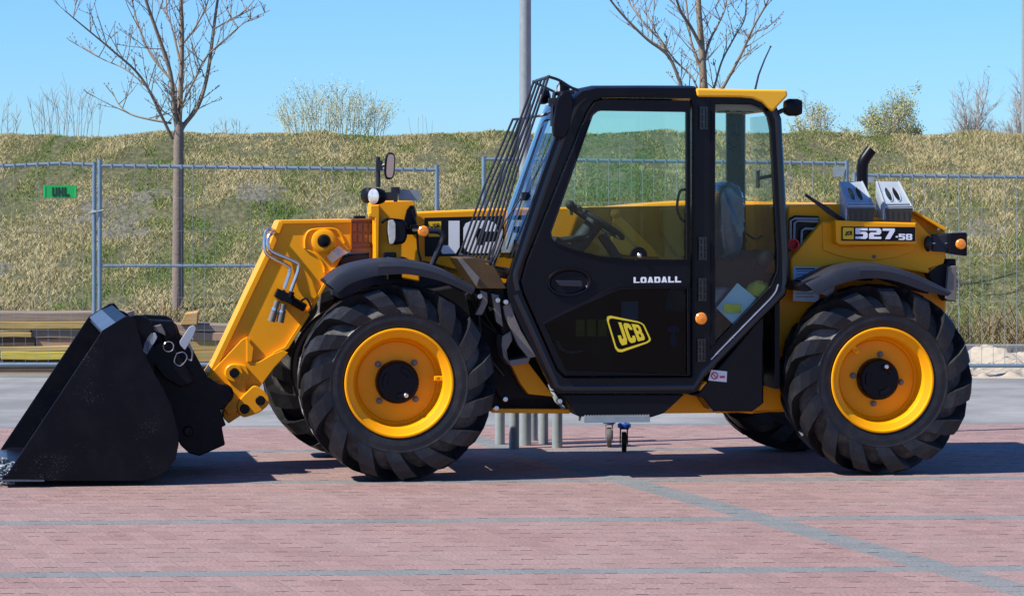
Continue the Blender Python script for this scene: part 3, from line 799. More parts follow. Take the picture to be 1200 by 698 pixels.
def traced_tree(base_px, Yt, trunk, limbs, label, seed):
    rs = random.Random(seed)
    g = W3(base_px[0], base_px[1], Yt); t = thing('bare_tree', label, 'tree', g)
    mb = MB(); pts = [W3(x, y, Yt) - g for (x, y, r) in trunk]
    rad = [r for (_, _, r) in trunk]
    for i in range(len(pts) - 1): mb.tube([pts[i], pts[i + 1] + (pts[i + 1] - pts[i]) * .01], rad[i], 14, r2=rad[i + 1], cap=True)
    mb.lathe([(rad[0] * 1.7, -.06), (rad[0] * 1.3, .02), (rad[0] * 1.02, .12)], pts[0], 'Z', 14)
    mb.build('trunk', M['bark'], t, smooth=True, auto=60)
    mb = MB(); tips = []
    for (pl, r0, r1, lean) in limbs:
        n = len(pl); q = [W3(x, y, Yt) - g + Vector((0, lean * (i / (n - 1)) ** 1.3, 0)) for i, (x, y) in enumerate(pl)]
        q = curve_pts(q, 5); L_ = sum((b - a).length for a, b in zip(q, q[1:]))
        mb.tube(q, r0, 8, r2=r1)
        k = int(L_ / .115)
        for i in range(k):
            s = (i + rs.random()) / k
            if s < .12: continue
            a = q[int(s * (len(q) - 1))]; b = q[min(int(s * (len(q) - 1)) + 1, len(q) - 1)]
            dq = (b - a) if (b - a).length > 1e-4 else (q[-1] - q[-2])
            side = Vector((rs.uniform(-1, 1), rs.uniform(-1, 1), rs.uniform(-.2, .8))).normalized()
            nd = (dq.normalized() * .6 + side * .8).normalized()
            spray(mb, a, nd, rs.uniform(.18, .62), .0062, 1, 2, rs, .45, (2, 4), tips)
    for pts_, lev in tips:                                   # buds
        for q in pts_[1:]:
            if rs.random() < .55: mb.box(q + Vector((rs.uniform(-.008, .008), 0, .004)), (.010, .010, .015))
    mb.build('crown', M['twig'], t, smooth=True, auto=60)
S1 = 1.744
def z1(*p): return [(x / S1, y / S1) for (x, y) in p]
t1_limbs = [
 (z1((366, 275), (366, 250), (370, 150), (371, 60), (368, -10), (366, -120), (370, -260)), .034, .016, .1),
 (z1((364, 270), (358, 232), (350, 150), (325, 70), (302, 0), (285, -70), (270, -150)), .030, .010, -.4),
 (z1((366, 275), (376, 255), (404, 215), (422, 150), (433, 60), (440, 0), (455, -100), (460, -180)), .030, .010, .4),
 (z1((352, 285), (335, 245), (292, 160), (235, 105), (185, 62), (146, 28)), .020, .006, -.5),
 (z1((350, 252), (300, 243), (262, 232), (238, 212), (222, 185)), .013, .005, .3),
 (z1((365, 262), (362, 230), (356, 200), (348, 168), (300, 110), (268, 40), (250, -30)), .020, .008, .7),
 (z1((367, 95), (380, 85), (408, 50), (430, 10), (440, -30)), .012, .006, -.5),
 (z1((367, 255), (374, 215), (400, 165), (425, 120), (470, 80), (510, 50), (560, 28)), .014, .004, -.6),
 (z1((330, 225), (300, 180), (250, 140), (200, 118), (156, 92)), .010, .004, .6),
 (z1((369, 130), (350, 60), (335, 20), (330, -40)), .013, .006, .5),
 (z1((436, 60), (470, 40), (500, 20), (530, -20)), .010, .004, .2),
]
traced_tree((208.5, 372), 34.4, [(208.5, 372, .068), (208.5, 300, .064), (209, 220, .060), (209.5, 165, .058), (210, 143, .048)], t1_limbs,
            "bare young tree with budding twigs standing behind the left fence panel", 3)
def z2(*p): return [(680 + x / 2.308, y / 2.308) for (x, y) in p]
t2_limbs = [
 (z2((334, 240), (330, 150), (320, 0), (322, -150), (318, -330)), .045, .016, .1),
 (z2((338, 330), (300, 280), (275, 240), (238, 155), (180, 110), (122, 55), (75, 0), (40, -60)), .026, .008, -.4),
 (z2((240, 160), (218, 110), (190, 80), (160, 40), (135, 0), (120, -50)), .014, .006, .5),
 (z2((334, 290), (305, 210), (262, 165), (235, 120), (200, 60), (185, 0)), .012, .004, .8),
 (z2((336, 300), (362, 240), (385, 165), (420, 100), (452, 40), (455, -60)), .015, .006, .4),
 (z2((340, 320), (385, 238), (432, 150), (462, 80), (500, 8), (520, -60)), .022, .006, -.5),
 (z2((334, 170), (352, 110), (388, 40), (402, 0), (420, -90)), .016, .006, .6),
 (z2((328, 130), (298, 75), (272, 40), (254, 0), (230, -60)), .022, .009, -.5),
 (z2((330, 195), (318, 165), (300, 100), (290, 0), (280, -90)), .018, .007, .4),
 (z2((448, 118), (470, 90), (490, 82), (512, 74)), .006, .003, .2),
]
traced_tree((822, 372), 34.4, [(823.5, 372, .064), (824, 250, .058), (824.5, 160, .054), (824.7, 100, .048)], t2_limbs,
            "bare tree rising behind the cab roof and antenna", 8)

def leafy(name, label, cat, px0, px1, ytop, Yt, nstem, seed, leafm, nleaf, lsize, twigm, zbase=None, spread=.5, group=None, r=.014, lev=2, fork=0.0):
    rs = random.Random(seed)
    x0, x1 = (px0 - 600) / F * Yt, (px1 - 600) / F * Yt
    zt = H - (ytop - HOR) / F * Yt
    cx = (x0 + x1) / 2; zb = float(dyke_z(cx, Yt)) if zbase is None else zbase
    g = Vector((cx, Yt, zb)); t = thing(name, label, cat, g, group=group)
    mb = MB(); tips = []; half = (x1 - x0) / 2; hgt = zt - zb
    if fork: mb.tube([Vector((0, 0, -.1)), Vector((.03, 0, fork * .5)), Vector((0, 0, fork + .1))], .09, 8, r2=.06)
    for i in range(nstem):
        a = (i + rs.random()) / nstem * 2 - 1
        p = Vector((a * half * spread + rs.uniform(-.05, .05), rs.uniform(-.3, .3) * half, -.05)) if not fork else Vector((a * half * .15, rs.uniform(-.1, .1), fork + rs.uniform(-.1, .2)))
        top = Vector((a * half * (1.35 if fork else 1.0) + rs.uniform(-.08, .08) * half, rs.uniform(-.6, .6) * half, hgt * (1 - .35 * a * a) * rs.uniform(.85, 1.22) * (.77 if fork else 1)))
        spray(mb, p, top - p, (top - p).length * (.86 if not fork else .95), r, 1, 1 + lev, rs, .25, (4, 7) if not fork else (8, 12), tips)
    mb.build('branches', twigm, t, smooth=True, auto=60)
    if nleaf:
        vs, fs, tt = [], [], []
        if fork: tips = [q for q in tips if q[1] >= 2]
        for i in range(nleaf):
            pts_, lv = rs.choice(tips)
            q = pts_[rs.randrange(len(pts_) // 3, len(pts_))]
            q = q + Vector((rs.gauss(0, .04), rs.gauss(0, .04), rs.gauss(0, .04)))
            a = Vector((rs.uniform(-1, 1), rs.uniform(-1, 1), rs.uniform(-.3, 1))).normalized() * lsize * rs.uniform(.6, 1.4)
            b = a.cross(Vector((rs.uniform(-1, 1), rs.uniform(-1, 1), 0))).normalized() * lsize * .45
            n = len(vs); vs += [q, q + a * .5 + b, q + a, q + a * .5 - b]; fs.append((n, n + 1, n + 2, n + 3)); tt.append(rs.random())
        me = bpy.data.meshes.new('leaves'); me.from_pydata([tuple(v) for v in vs], [], fs); me.materials.append(leafm); attr(me, tt)
        o = bpy.data.objects.new('leaves', me); link(o, t)
leafy('willow_shrub', "pale budding shrub on the dyke top left of the lamp column", 'shrub', 322, 460, 104, 46.6, 60, 5, M['catkin'], 3600, .018, M['shrubtwig'], r=.006, lev=1, spread=.8)
leafy('bare_shrub', "thin bare twigs on the dyke crest at far left of the sky", 'shrub', 30, 122, 98, 46.8, 20, 6, None, 0, 0, M['greytwig'], r=.0055, lev=1, spread=.8)
leafy('bare_shrub', "low bare twigs on the crest just left of the tree trunk", 'shrub', -12, 24, 112, 46.8, 8, 16, None, 0, 0, M['greytwig'], r=.005, lev=1, spread=.8)
leafy('bare_shrub', "faint low twigs on the crest right of the tree trunk", 'shrub', 246, 292, 136, 47.2, 9, 26, None, 0, 0, M['greytwig'], r=.005, lev=1, spread=.8)
leafy('bare_shrub', "few single weed stalks on the crest left of the lamp column", 'shrub', 476, 512, 128, 46.5, 5, 36, None, 0, 0, M['greytwig'], r=.004, lev=0, spread=.9)
leafy('willow_tree', "smaller yellowish tree beyond the dyke next to the cab rear lamp", 'tree', 922, 992, 103, 66, 26, 7, M['willow'], 12000, .03, M['greytwig'], zbase=0, spread=.35, r=.022, fork=1.9)
leafy('willow_tree', "largest yellowish green tree beyond the dyke above the rear body", 'tree', 997, 1092, 98, 64, 38, 8, M['willow'], 28000, .03, M['greytwig'], zbase=0, spread=.3, r=.024, fork=1.8)
leafy('bare_tree', "grey bare tree beyond the dyke right of the willow", 'tree', 1114, 1172, 70, 64, 20, 9, M['willow'], 250, .03, M['greytwig'], zbase=0, spread=.3, r=.022, fork=1.9)
leafy('bare_tree', "bare tree beyond the dyke at the right edge", 'tree', 1160, 1240, 84, 65, 20, 10, M['willow'], 300, .03, M['greytwig'], zbase=0, spread=.4, r=.022, fork=1.9)

# ================================================================== TELESCOPIC HANDLER
PSI = R(8.3); MO = Vector((0, 18.0, 0))
AX = Vector((math.cos(PSI), math.sin(PSI), 0)); AY = Vector((-math.sin(PSI), math.cos(PSI), 0))
MR = Matrix.Translation(MO) @ Matrix.Rotation(PSI, 4, 'Z')
def L(px, py, d):
    """photograph pixel on the machine's plane y=d -> machine coordinates (x back, y to the far side, z up)"""
    r = Vector(((px - 600) / F, 1, -(py - HOR) / F)); c = Vector((0, 0, H))
    t = (d + (MO - c).dot(AY)) / r.dot(AY); p = c + r * t
    return Vector(((p - MO).dot(AX), d, p.z))
def L2(px, py, d): q = L(px, py, d); return (q.x, q.z)
def OL(pts, d): return [L2(x, y, d) for (x, y) in pts]
def zz(k, *pts):
    ox, oy, s = {1: (0, 330, 2.793), 2: (230, 220, 3.324), 3: (400, 80, 2.907), 4: (320, 300, 2.493), 5: (580, 80, 2.908), 6: (560, 280, 2.685),
                 7: (860, 160, 3.49), 8: (800, 300, 2.4925), 9: (520, 290, 3.325), 10: (640, 200, 5.817), 11: (820, 180, 2.683), 12: (140, 350, 3.672), 13: (420, 170, 4.364)}[k]
    return [(ox + x / s, oy + y / s) for (x, y) in pts]
tele = thing('telehandler', "yellow and black telescopic loader with a black bucket on its lowered boom, parked side on", 'telehandler', MO, PSI)
def P(name, outer, d0, d1, m, parent=tele, holes=(), bevel=.006, r=0.0, **kw):
    o = OL(outer, d0); hs = [OL(h, d0) for h in holes]
    if r: o = rnd(o, r); hs = [rnd(h, r) for h in hs]
    return MB().prism(o, d0, d1, hs).build(name, M[m], parent, bevel=bevel, **kw)

# ---------------------------------------------------------------- wheels
NL = 15
def tyre_mesh():
    mb = MB(); Wd = .40
    half = [(.300, .040), (.315, .022), (.335, .009), (.365, .003), (.392, .004), (.405, .000), (.412, .006), (.43, .022), (.465, .042), (.492, .060), (.510, .084), (.519, .11), (.523, .20)]
    prof = half + [(r, Wd - y) for (r, y) in reversed(half[:-1])]
    mb.lathe(prof, (0, 0, 0), 'Y', 90, close=False)
    mb.f = [f for f in mb.f if len(f) == 4]; mb.ncar = len(mb.f)
    secs = [((.409, .000), (.405, .02), 0, 6.4), ((.460, -.008), (.44, .035), 4, 6.2), ((.516, -.004), (.47, .06), 8, 5.8), ((.557, .012), (.485, .08), 11.5, 5.4),
            ((.571, .046), (.50, .10), 15, 4.7), ((.576, .11), (.51, .13), 23, 4.2), ((.577, .215), (.515, .215), 36, 3.8)]
    for side in (0, 1):
        for k in range(NL):
            base = 360.0 / NL * (k + .5 * side); rows = []
            for (tp, bs, a, hw) in secs:
                row = []
                for (rr, yy, h) in ((bs[0], bs[1], -hw * 1.12), (tp[0], tp[1], -hw), (tp[0], tp[1], hw), (bs[0], bs[1], hw * 1.12)):
                    t = math.radians(base + a + h); y = yy if side == 0 else Wd - yy
                    row.append(Vector((rr * math.cos(t), y, rr * math.sin(t))))
                rows.append(row)
            mb.loft(rows, cap=True)
    return mb
def ringpts(r, y, n): return [(r * math.cos(2 * math.pi * i / n), y, r * math.sin(2 * math.pi * i / n)) for i in range(n)]
def make_wheel(label_side):
    prof = [(.300, .060), (.316, .030), (.321, .014), (.316, .005), (.307, .005), (.301, .018), (.286, .027), (.270, .036), (.262, .050), (.257, .12), (.250, .158), (.240, .166), (.230, .158),
            (.130, .150), (.0, .150)]
    wm_ = MB().lathe(prof, (0, 0, 0), 'Y', 96); wm_.f = [f for f in wm_.f if len(f) == 4]
    w = wm_.build('wheel', M['rim'], tele, smooth=True, auto=25)
    tm = tyre_mesh(); tyre = tm.build('tyre', [M['rubber'], M['sidewall']], w, smooth=True, auto=13)
    for p_ in tyre.data.polygons:
        c_ = p_.center; r_ = math.hypot(c_.x, c_.z)
        if p_.index < tm.ncar and r_ > .41: p_.material_index = 1
    mb = MB(); mb.lathe([(.128, .152), (.126, .10), (.118, .080), (.112, .074), (.0, .072)], (0, 0, 0), 'Y', 48)
    for k in range(3):
        a0 = 50 + 120 * k
        rows = []
        for i in range(9):
            t = math.radians(a0 - 26 + 52 * i / 8); c, s = math.cos(t), math.sin(t)
            rows.append([Vector((r * c, y, r * s)) for (r, y) in ((.062, .073), (.066, .064), (.090, .064), (.094, .073))])
        mb.loft(rows, cap=True)
    mb.build('hub_cap', M['doorblack'], w, smooth=True, auto=30)
    mb2 = MB(); mb2.lathe([(.013, .074), (.013, .050), (.008, .046), (0, .046)], (.045, 0, -.075), 'Y', 12); mb2.build('drain_plug', M['steel'], w, smooth=True)
    nut = None
    for k in range(4):
        t = math.radians(47 + 90 * k)
        if nut is None:
            n_ = MB().lathe([(.019, .151), (.019, .142), (.0125, .142), (.012, .124), (.006, .122), (0, .122)], (0, 0, 0), 'Y', 12)
            nut = n_.build('wheel_nut', M['gunmetal'], w, smooth=True); o = nut
        else:
            o = nut.copy(); link(o, w)
        o.location = (.152 * math.cos(t), 0, .152 * math.sin(t))
    mb3 = MB(); mb3.box((.248, .085, .022), (.075, .05, .030)); mb3.lathe([(.016, .06), (.016, .10)], (.238, 0, .022), 'Y', 12)
    mb3.build('valve_guard', M['rim'], w, bevel=.006)
    return w
def copy_tree(o, parent):
    c = o.copy(); link(c, parent)
    for ch in list(o.children): copy_tree(ch, c)
    return c
w0 = make_wheel(0)
cf = L(467.5, 449, .03); cr_ = L(1035, 450, .03)
TRK = 1.66 + .40
w0.location = (cf.x, 0, .577)
wr = copy_tree(w0, tele); wr.location = (cr_.x - .008, 0, .569); wr.scale = (.985, .985, .985); wr.rotation_euler = (0, R(-125), 0)
for src, z, x, s in ((w0, .577, cf.x, 1), (wr, .569, cr_.x, .985)):
    c = copy_tree(src, tele); c.location = (x - .11, TRK, z); c.rotation_euler = (0, R(20), R(180)); c.scale = (s, s, s)

# axles and driveline
mb = MB()
for x, z in ((cf.x, .577), (cr_.x, .560)):
    mb.tube([(x, .30, z), (x, TRK - .3, z)], .085, 16); mb.ball((x, TRK / 2, z), .19, 8); mb.box((x, .40, z), (.22, .12, .26)); mb.box((x, TRK - .4, z), (.22, .12, .26))
mb.build('axle', M['dark'], tele, smooth=True)

# ---------------------------------------------------------------- chassis
P('chassis', [(478, 345), (560, 330), (598, 342), (650, 470), (662, 482), (577, 482), (560, 476), (520, 470), (478, 440)], .50, 1.55, 'dark', bevel=.01)
P('belly_pan', [(577, 478.5), (668, 479), (668, 484.5), (577, 483.5)], .42, 1.6, 'yellow', bevel=.004)
P('side_rail', [(770, 462), (817, 460), (827, 455), (832, 478), (838, 483.5), (757, 484.5)], .42, 1.5, 'yellow', bevel=.006)
P('fuel_tank', [(806, 462), (818, 460), (895, 366), (895, 472), (882, 482), (836, 481.5), (825, 466)], .16, .75, 'black', bevel=.012)
P('frame_plate', [(545, 345), (575, 322), (596, 340), (612, 380), (628, 425), (640, 455), (648, 466), (600, 468), (588, 470), (572, 440)], .46, .50, 'dark', bevel=.006)
P('cross_member', [(398, 302), (412, 298), (440, 297), (500, 304), (560, 320), (600, 332), (600, 372), (398, 350)], 1.0, 1.7, 'fender', bevel=.01)
# mud flap, hoses and brackets between the front tyre and the cab
P('cab_skirt_strip', zz(9, (232, 228), (262, 215), (275, 260), (300, 320), (362, 425), (330, 430), (290, 380), (262, 318), (238, 262)), .13, .17, 'gunmetal', bevel=.004)
P('cab_foot', zz(9, (262, 455), (330, 448), (430, 580), (330, 570), (300, 530)), .36, .60, 'yellow', bevel=.004)
P('cab_foot_plate', zz(9, (228, 345), (262, 325), (268, 360), (245, 400), (252, 440), (340, 425), (330, 450), (262, 462), (232, 425), (225, 380)), .17, .40, 'gunmetal', bevel=.004)
P('cab_mount', zz(9, (130, 165), (235, 155), (262, 330), (232, 350), (222, 310), (190, 230)), .20, .45, 'dark', bevel=.006)
P('lift_link', zz(9, (185, 178), (215, 185), (232, 310), (205, 290)), .16, .20, 'gunmetal', bevel=.004)
P('step_hook', zz(9, (142, 165), (170, 175), (172, 215), (150, 262), (122, 262), (142, 225), (150, 200)), .16, .20, 'gunmetal', bevel=.004)
P('guard_foot', zz(9, (55, 42), (118, 40), (200, 78), (245, 160), (130, 160)), .12, .55, 'brownbracket', bevel=.004)
P('guard_foot_bracket', zz(9, (52, 42), (72, 42), (140, 118), (128, 152)), .085, .10, 'gunmetal', bevel=.002)
mb = MB()
for (x, y) in ((140, 190), (210, 205), (242, 212), (240, 590), (205, 625), (452, 598)):
    q = L(*zz(9, (x, y))[0], .12); mb.lathe([(.014, .05), (.014, -.01), (0, -.012)], q, 'Y', 10)
mb.build('bolt_heads', M['steel'], tele, smooth=True)
mb = MB()
for k, (a, b) in enumerate((((545, 312), (600, 400)), ((552, 308), (612, 410)), ((560, 330), (590, 440)))):
    p0, p1 = L(*a, .42), L(*b, .44); mb.tube(curve_pts([p0, (p0 + p1) / 2 + Vector((-.05, 0, -.08)), p1], 6), .013, 8)
mb.build('hydraulic_hoses', M['rubber'], tele, smooth=True)

# ---------------------------------------------------------------- cab
D0, D1 = .10, .93                                 # near and far faces of the cab
outer = [(596, 350), (594, 334), (601, 308), (631, 217), (660, 134), (671, 117), (683, 107.5), (700, 104), (760, 104.5), (817, 105), (880, 106), (897, 110), (908, 120), (913, 132),
         (919, 230), (925, 300), (925.5, 321), (918, 347), (828, 437), (818, 458), (808, 461), (655, 461), (647, 455), (610, 381)]
door_op = [(613, 345), (609, 330), (616, 305), (687, 131), (696, 118), (708, 114.5), (811, 115.5), (811, 442), (661, 442.5), (652, 433)]
rear_op = [(837, 121), (880, 121.5), (893, 126), (901, 137), (904, 152), (911.5, 292), (911.5, 318), (904, 335), (837, 404)]
P('cab_frame', outer, D0 + .005, D0 + .075, 'black', holes=[door_op, rear_op], bevel=.012, seg=3, smooth=True, auto=50)
# far side of the cab: its own frame with two windows
fo = [(605, 345), (602, 318), (634, 218), (662, 140), (676, 114), (700, 108), (860, 110), (872, 120), (874, 300), (874, 440), (650, 445)]
fw1 = [(622, 308), (690, 140), (704, 128), (852, 126), (852, 330), (700, 330), (640, 320)]
P('far_cab_frame', fo, D1 - .05, D1, 'black', holes=[fw1], bevel=.01)
P('far_door_glass', fw1, D1 - .03, D1 - .026, 'glass', bevel=0)
# lower far panel and floor
def cabx(px, py=300, d=.3): return L(px, py, d).x
fz = L(700, 458, .1).z
mb = MB(); mb.box(((cabx(655) + cabx(815)) / 2, (D0 + D1) / 2 + .02, fz + .03), (cabx(815) - cabx(655), D1 - D0 - .12, .05))
mb.build('cab_floor', M['interior'], tele)
# roof: black front, yellow rear hood
prof = [(660, 134), (671, 117), (683, 107), (700, 103.4), (760, 103.2), (816, 103.4)]
rows = []
for d in (D0 + .0, D0 + .04, D0 + .20, D1 - .2, D1 - .04, D1):
    lift = .0 if d in (D0, D1) else .012 if d < D0 + .1 or d > D1 - .1 else .022
    rows.append([Vector((x, d, z + lift)) for (x, z) in OL(prof, D0)])
rows2 = [[q - Vector((-.01, 0, .045)) for q in r_] for r_ in rows]
mb = MB(); mb.loft(rows); mb.loft(rows2)
mb.loft([rows[0], rows2[0]]); mb.loft([rows[-1], rows2[-1]])
roof = mb.build('roof', M['doorblack'], tele, smooth=True, auto=50)
yo = [(815.5, 103.6), (922, 105.6), (923.6, 112), (905, 131.6), (900, 127), (893, 120), (882, 115.5), (868, 114.2), (817.5, 113.6)]
mb = MB(); mb.prism(OL(yo, D0 - .01), D0 - .012, D1 + .02); mb.build('roof_hood', M['roofyellow'], tele, bevel=.012, seg=3, smooth=True, auto=50)
P('headliner', [(838, 118), (870, 118.5), (893, 124), (896, 130), (838, 128)], D0 + .1, D1 - .06, 'headliner', bevel=.003)
mb = MB()
for k in range(3):
    q = L(848 + 14 * k, 131, .45); mb.box(q, (.035, .22, .012))
mb.build('roof_vents', M['doorblack'], tele, bevel=.004)
# rear face of the cab: pillars and glass
xr0, zr0 = L2(909, 150, D0 + .07); xr1, zr1 = L2(916, 300, D0 + .07)
mb = MB(); mb.add([(xr0, D0 + .075, zr0 + .08), (xr1, D0 + .075, zr1), (xr1, D1 - .05, zr1), (xr0, D1 - .05, zr0 + .08)], [(0, 1, 2, 3)])
mb.add([(xr0 + .006, D0 + .075, zr0 + .08), (xr1 + .006, D0 + .075, zr1), (xr1 + .006, D1 - .05, zr1), (xr0 + .006, D1 - .05, zr0 + .08)], [(3, 2, 1, 0)])
mb.build('rear_screen', M['glassrear'], tele)
mb = MB(); xq = L(868, 200, D1 - .03).x; mb.tube([(xq, D1 - .03, zr0 + .1), (xq, D1 - .03, zr1 - .15)], .03, 10); mb.tube([(xr1, D0 + .07, zr1), (xr1, D1 - .05, zr1)], .03, 10)
mb.build('rear_pillar', M['black'], tele, smooth=True)
mb = MB(); q0 = L(925, 321, D0); mb.box((q0.x - .06, (D0 + D1) / 2, (q0.z + fz) / 2), (.03, D1 - D0 - .12, q0.z - fz)); mb.build('rear_bulkhead', M['doorblack'], tele)
# windscreen, its far pillar
f0, f1 = L2(671, 121, D0), L2(600, 312, D0)
g0, g1 = Vector((f0[0] - .01, 0, f0[1])), Vector((f1[0] - .02, 0, f1[1] - .04))
rows = []
for i in range(7):
    t = i / 6; d = D0 + .03 + (D1 - D0 - .04) * t; bul = -.075 * math.sin(math.pi * t) ** .8
    rows.append([g0 + (g1 - g0) * s + Vector((bul, d, 0)) for s in (0, .25, .5, .75, 1)])
MB().loft(rows).build('windscreen', M['glassfront'], tele, smooth=True)
mb = MB(); mb.tube([(f0[0], D1 - .02, f0[1]), (f1[0], D1 - .02, f1[1]), (f1[0], D1 - .02, f1[1] - .5)], .016, 10)
mb.tube([(f1[0] + .02, D0 + .05, f1[1] - .05), (f1[0] + .02, D1, f1[1] - .05)], .035, 10); mb.build('far_pillar', M['black'], tele, smooth=True)
# front pillar of the near side, a thick round tube
mb = MB(); mb.tube(curve_pts([L(x, y, D0 + .035) for (x, y) in ((606, 340), (603.5, 322), (611, 298), (640, 213), (668, 138), (679, 118), (694, 110), (715, 108.5))], 5), .034, 14)
mb.build('front_pillar', M['glossblack'], tele, smooth=True)
# lower left edge and bottom sill roll
mb = MB(); mb.tube([L(x, y, D0 + .03) for (x, y) in ((604, 345), (652, 452), (660, 454), (812, 453), (822, 437), (916, 342), (919, 330), (918.5, 300), (910, 140), (905, 128))], .030, 12)
mb.build('sill_roll', M['glossblack'], tele, smooth=True)
mb = MB(); mb.tube(curve_pts([L(x, y, D0 - .006) for (x, y) in ((833, 421), (880, 373), (906, 346), (912, 333))], 4), .005, 8)
mb.build('edge_highlight', M['steel'], tele, smooth=True)  # bright tube standing in for the highlight along the frame edge

# door
door = thing('door', '', '', (0, 0, 0)); bpy.data.objects.remove(door)
dout = [(615.5, 345), (611.5, 331), (618, 307), (689, 132), (697, 120), (709, 117), (809, 118), (809, 440), (662, 440), (654.5, 432)]
h1 = [(646, 279), (645, 272), (694, 135), (698, 130.5), (704, 129), (804.5, 131), (804.5, 304.5), (741, 304.5), (703, 301), (668, 292), (650, 285)]
h2 = zz(6, (205, 266), (272, 232), (425, 164), (450, 155), (660, 152), (661, 428), (278, 414), (270, 404))
P('dark_backing', [(625, 345), (808, 330), (808, 452), (655, 452)], D0 + .22, D0 + .24, 'decal', bevel=0)  # added black sheet, darkens what shows through the lower glass
door = P('door', dout, D0 - .014, D0 + .03, 'doorblack', holes=[h1, h2], bevel=.006, seg=2)
P('window_pane', h1, D0 + .006, D0 + .010, 'glass', parent=door, bevel=0)
P('lower_window_pane', h2, D0 + .004, D0 + .008, 'glassdark', parent=door, bevel=0)
def ring(outerp, w_in, d0, d1):
    return None
# raised rim round both windows
def rim_of(name, h, r, m='black', dd=D0 - .016):
    pts = [L(x, y, dd) for (x, y) in h]; pts = pts + [pts[0], pts[1]]
    return MB().tube(pts, r, 6, cap=False).build(name, M[m], door, smooth=True)
rim_of('window_seal', h1, .006); rim_of('lower_window_seal', h2, .005)
# moulded swage line across the door
P('door_swage', zz(6, (205, 262), (425, 150), (450, 138), (662, 136), (662, 148), (450, 150), (428, 160), (208, 272)), D0 - .019, D0 - .013, 'doorblack', parent=door, bevel=.002)
# door handle: oval recess with a paddle
c = L(667, 330.5, D0 - .014)
mb = MB(); n = 36
rows = []
for (a, b, y) in ((.135, .088, -.001), (.130, .083, -.012), (.118, .072, -.010), (.105, .060, .004), (.0, .0, .006)):
    rows.append([c + Vector((a * math.cos(2 * math.pi * i / n), y, b * math.sin(2 * math.pi * i / n) + .04 * a * math.cos(2 * math.pi * i / n))) for i in range(n)])
mb.loft(rows, loop=True); hd = mb.build('handle_recess', M['black'], door, smooth=True)
mb = MB(); mb.prism(rnd([(c.x - .085, c.z + .012), (c.x + .075, c.z + .008), (c.x + .08, c.z - .028), (c.x - .06, c.z - .022)], .012), c.y - .016, c.y + .002)
mb.build('handle', M['fender'], door, bevel=.005)
# window latch
c = L(748.5, 299, D0 - .01)
mb = MB(); mb.prism([(c.x + .050 * math.cos(math.radians(t)), c.z + .050 * math.sin(math.radians(t))) for t in range(-10, 191, 15)], c.y - .014, c.y + .01)
mb.build('latch_plate', M['doorblack'], door, bevel=.004)
MB().lathe([(.014, 0), (.014, -.012), (.008, -.018), (0, -.018)], c + Vector((0, -.014, 0)), 'Y', 14).build('latch_knob', M['steel'], door, smooth=True)
# LOADALL and the logo on the lower pane
mb = MB(); letters(mb, 'LOADALL', [L(x, y, D0 - .015) for (x, y) in ((742.5, 332.2), (798, 331), (798, 323.6), (742.5, 324.6))], gap=.16)
mb.build('lettering', M['white'], door)
lo = [L(x, y, D0 + .003) for (x, y) in zz(6, (437, 361), (548, 322), (520, 262), (400, 237))]
def quadmap(q, u, v): return q[0] * (1 - u) * (1 - v) + q[1] * u * (1 - v) + q[2] * u * v + q[3] * (1 - u) * v
def rr(a, b, k=.14): return [(a + k, a), (b - k, a), (b - k * .3, a + k * .3), (b, a + k), (b, b - k), (b - k * .3, b - k * .3), (b - k, b), (a + k, b), (a + k * .3, b - k * .3), (a, b - k), (a, a + k), (a + k * .3, a + k * .3)]
mb = MB(); A_, B_ = rr(0, 1), rr(.07, .93, .11)
A3 = [quadmap(lo, *p) for p in A_]; B3 = [quadmap(lo, .045 + (p[0] - .07) * .91 / .86, p[1]) for p in B_]
mb.loft([[p + Vector((0, -.002, 0)) for p in A3], [p + Vector((0, -.002, 0)) for p in B3]], loop=True)
letters(mb, 'JCB', [quadmap(lo, u, v) for (u, v) in ((.17, .17), (.86, .17), (.86, .84), (.17, .84))], gap=.14)
mb.build('logo', M['logoyellow'], door)
mb = MB()
for k in range(3):
    q = L(676.5 + 3.5 + 13 * k, 384, D0 + .02); mb.box(q, (.052, .002, .10))
mb.build('warning_stickers', mat("dim_warning_yellow", (.45, .36, .03), .6, var=.6, scale=40), door)
mb = MB(); mb.box(L(738, 365, D0 + .02), (.10, .002, .12)); mb.build('inner_label', mat("inner_label_blue", (.16, .26, .42), .5), door)
# centre pillar hinges
hinge = None
for (px, py) in ((824, 138.5), (823, 291), (822.5, 339), (821.5, 410)):
    q = L(px, py, D0)
    if hinge is None:
        mb = MB(); mb.box((-.016, 0, 0), (.014, .022, .135)); mb.box((.018, 0, 0), (.014, .022, .135))
        for s in (-1, 1): mb.box((0, -.002, s * .060), (.05, .022, .020)); mb.box((0, -.006, s * .022), (.05, .02, .018))
        mb.tube([(0, -.012, -.06), (0, -.012, .06)], .010, 10)
        hinge = mb.build('hinge', M['glossblack'], tele, bevel=.003); o = hinge
    else: o = hinge.copy(); link(o, tele)
    o.location = (q.x, D0 - .008, q.z)
q = L(821.5, 373, D0)
MB().lathe([(.036, .004), (.036, -.010), (.030, -.016), (.0, -.019)], q, 'Y', 28).build('side_indicator', M['amber'], tele, smooth=True)
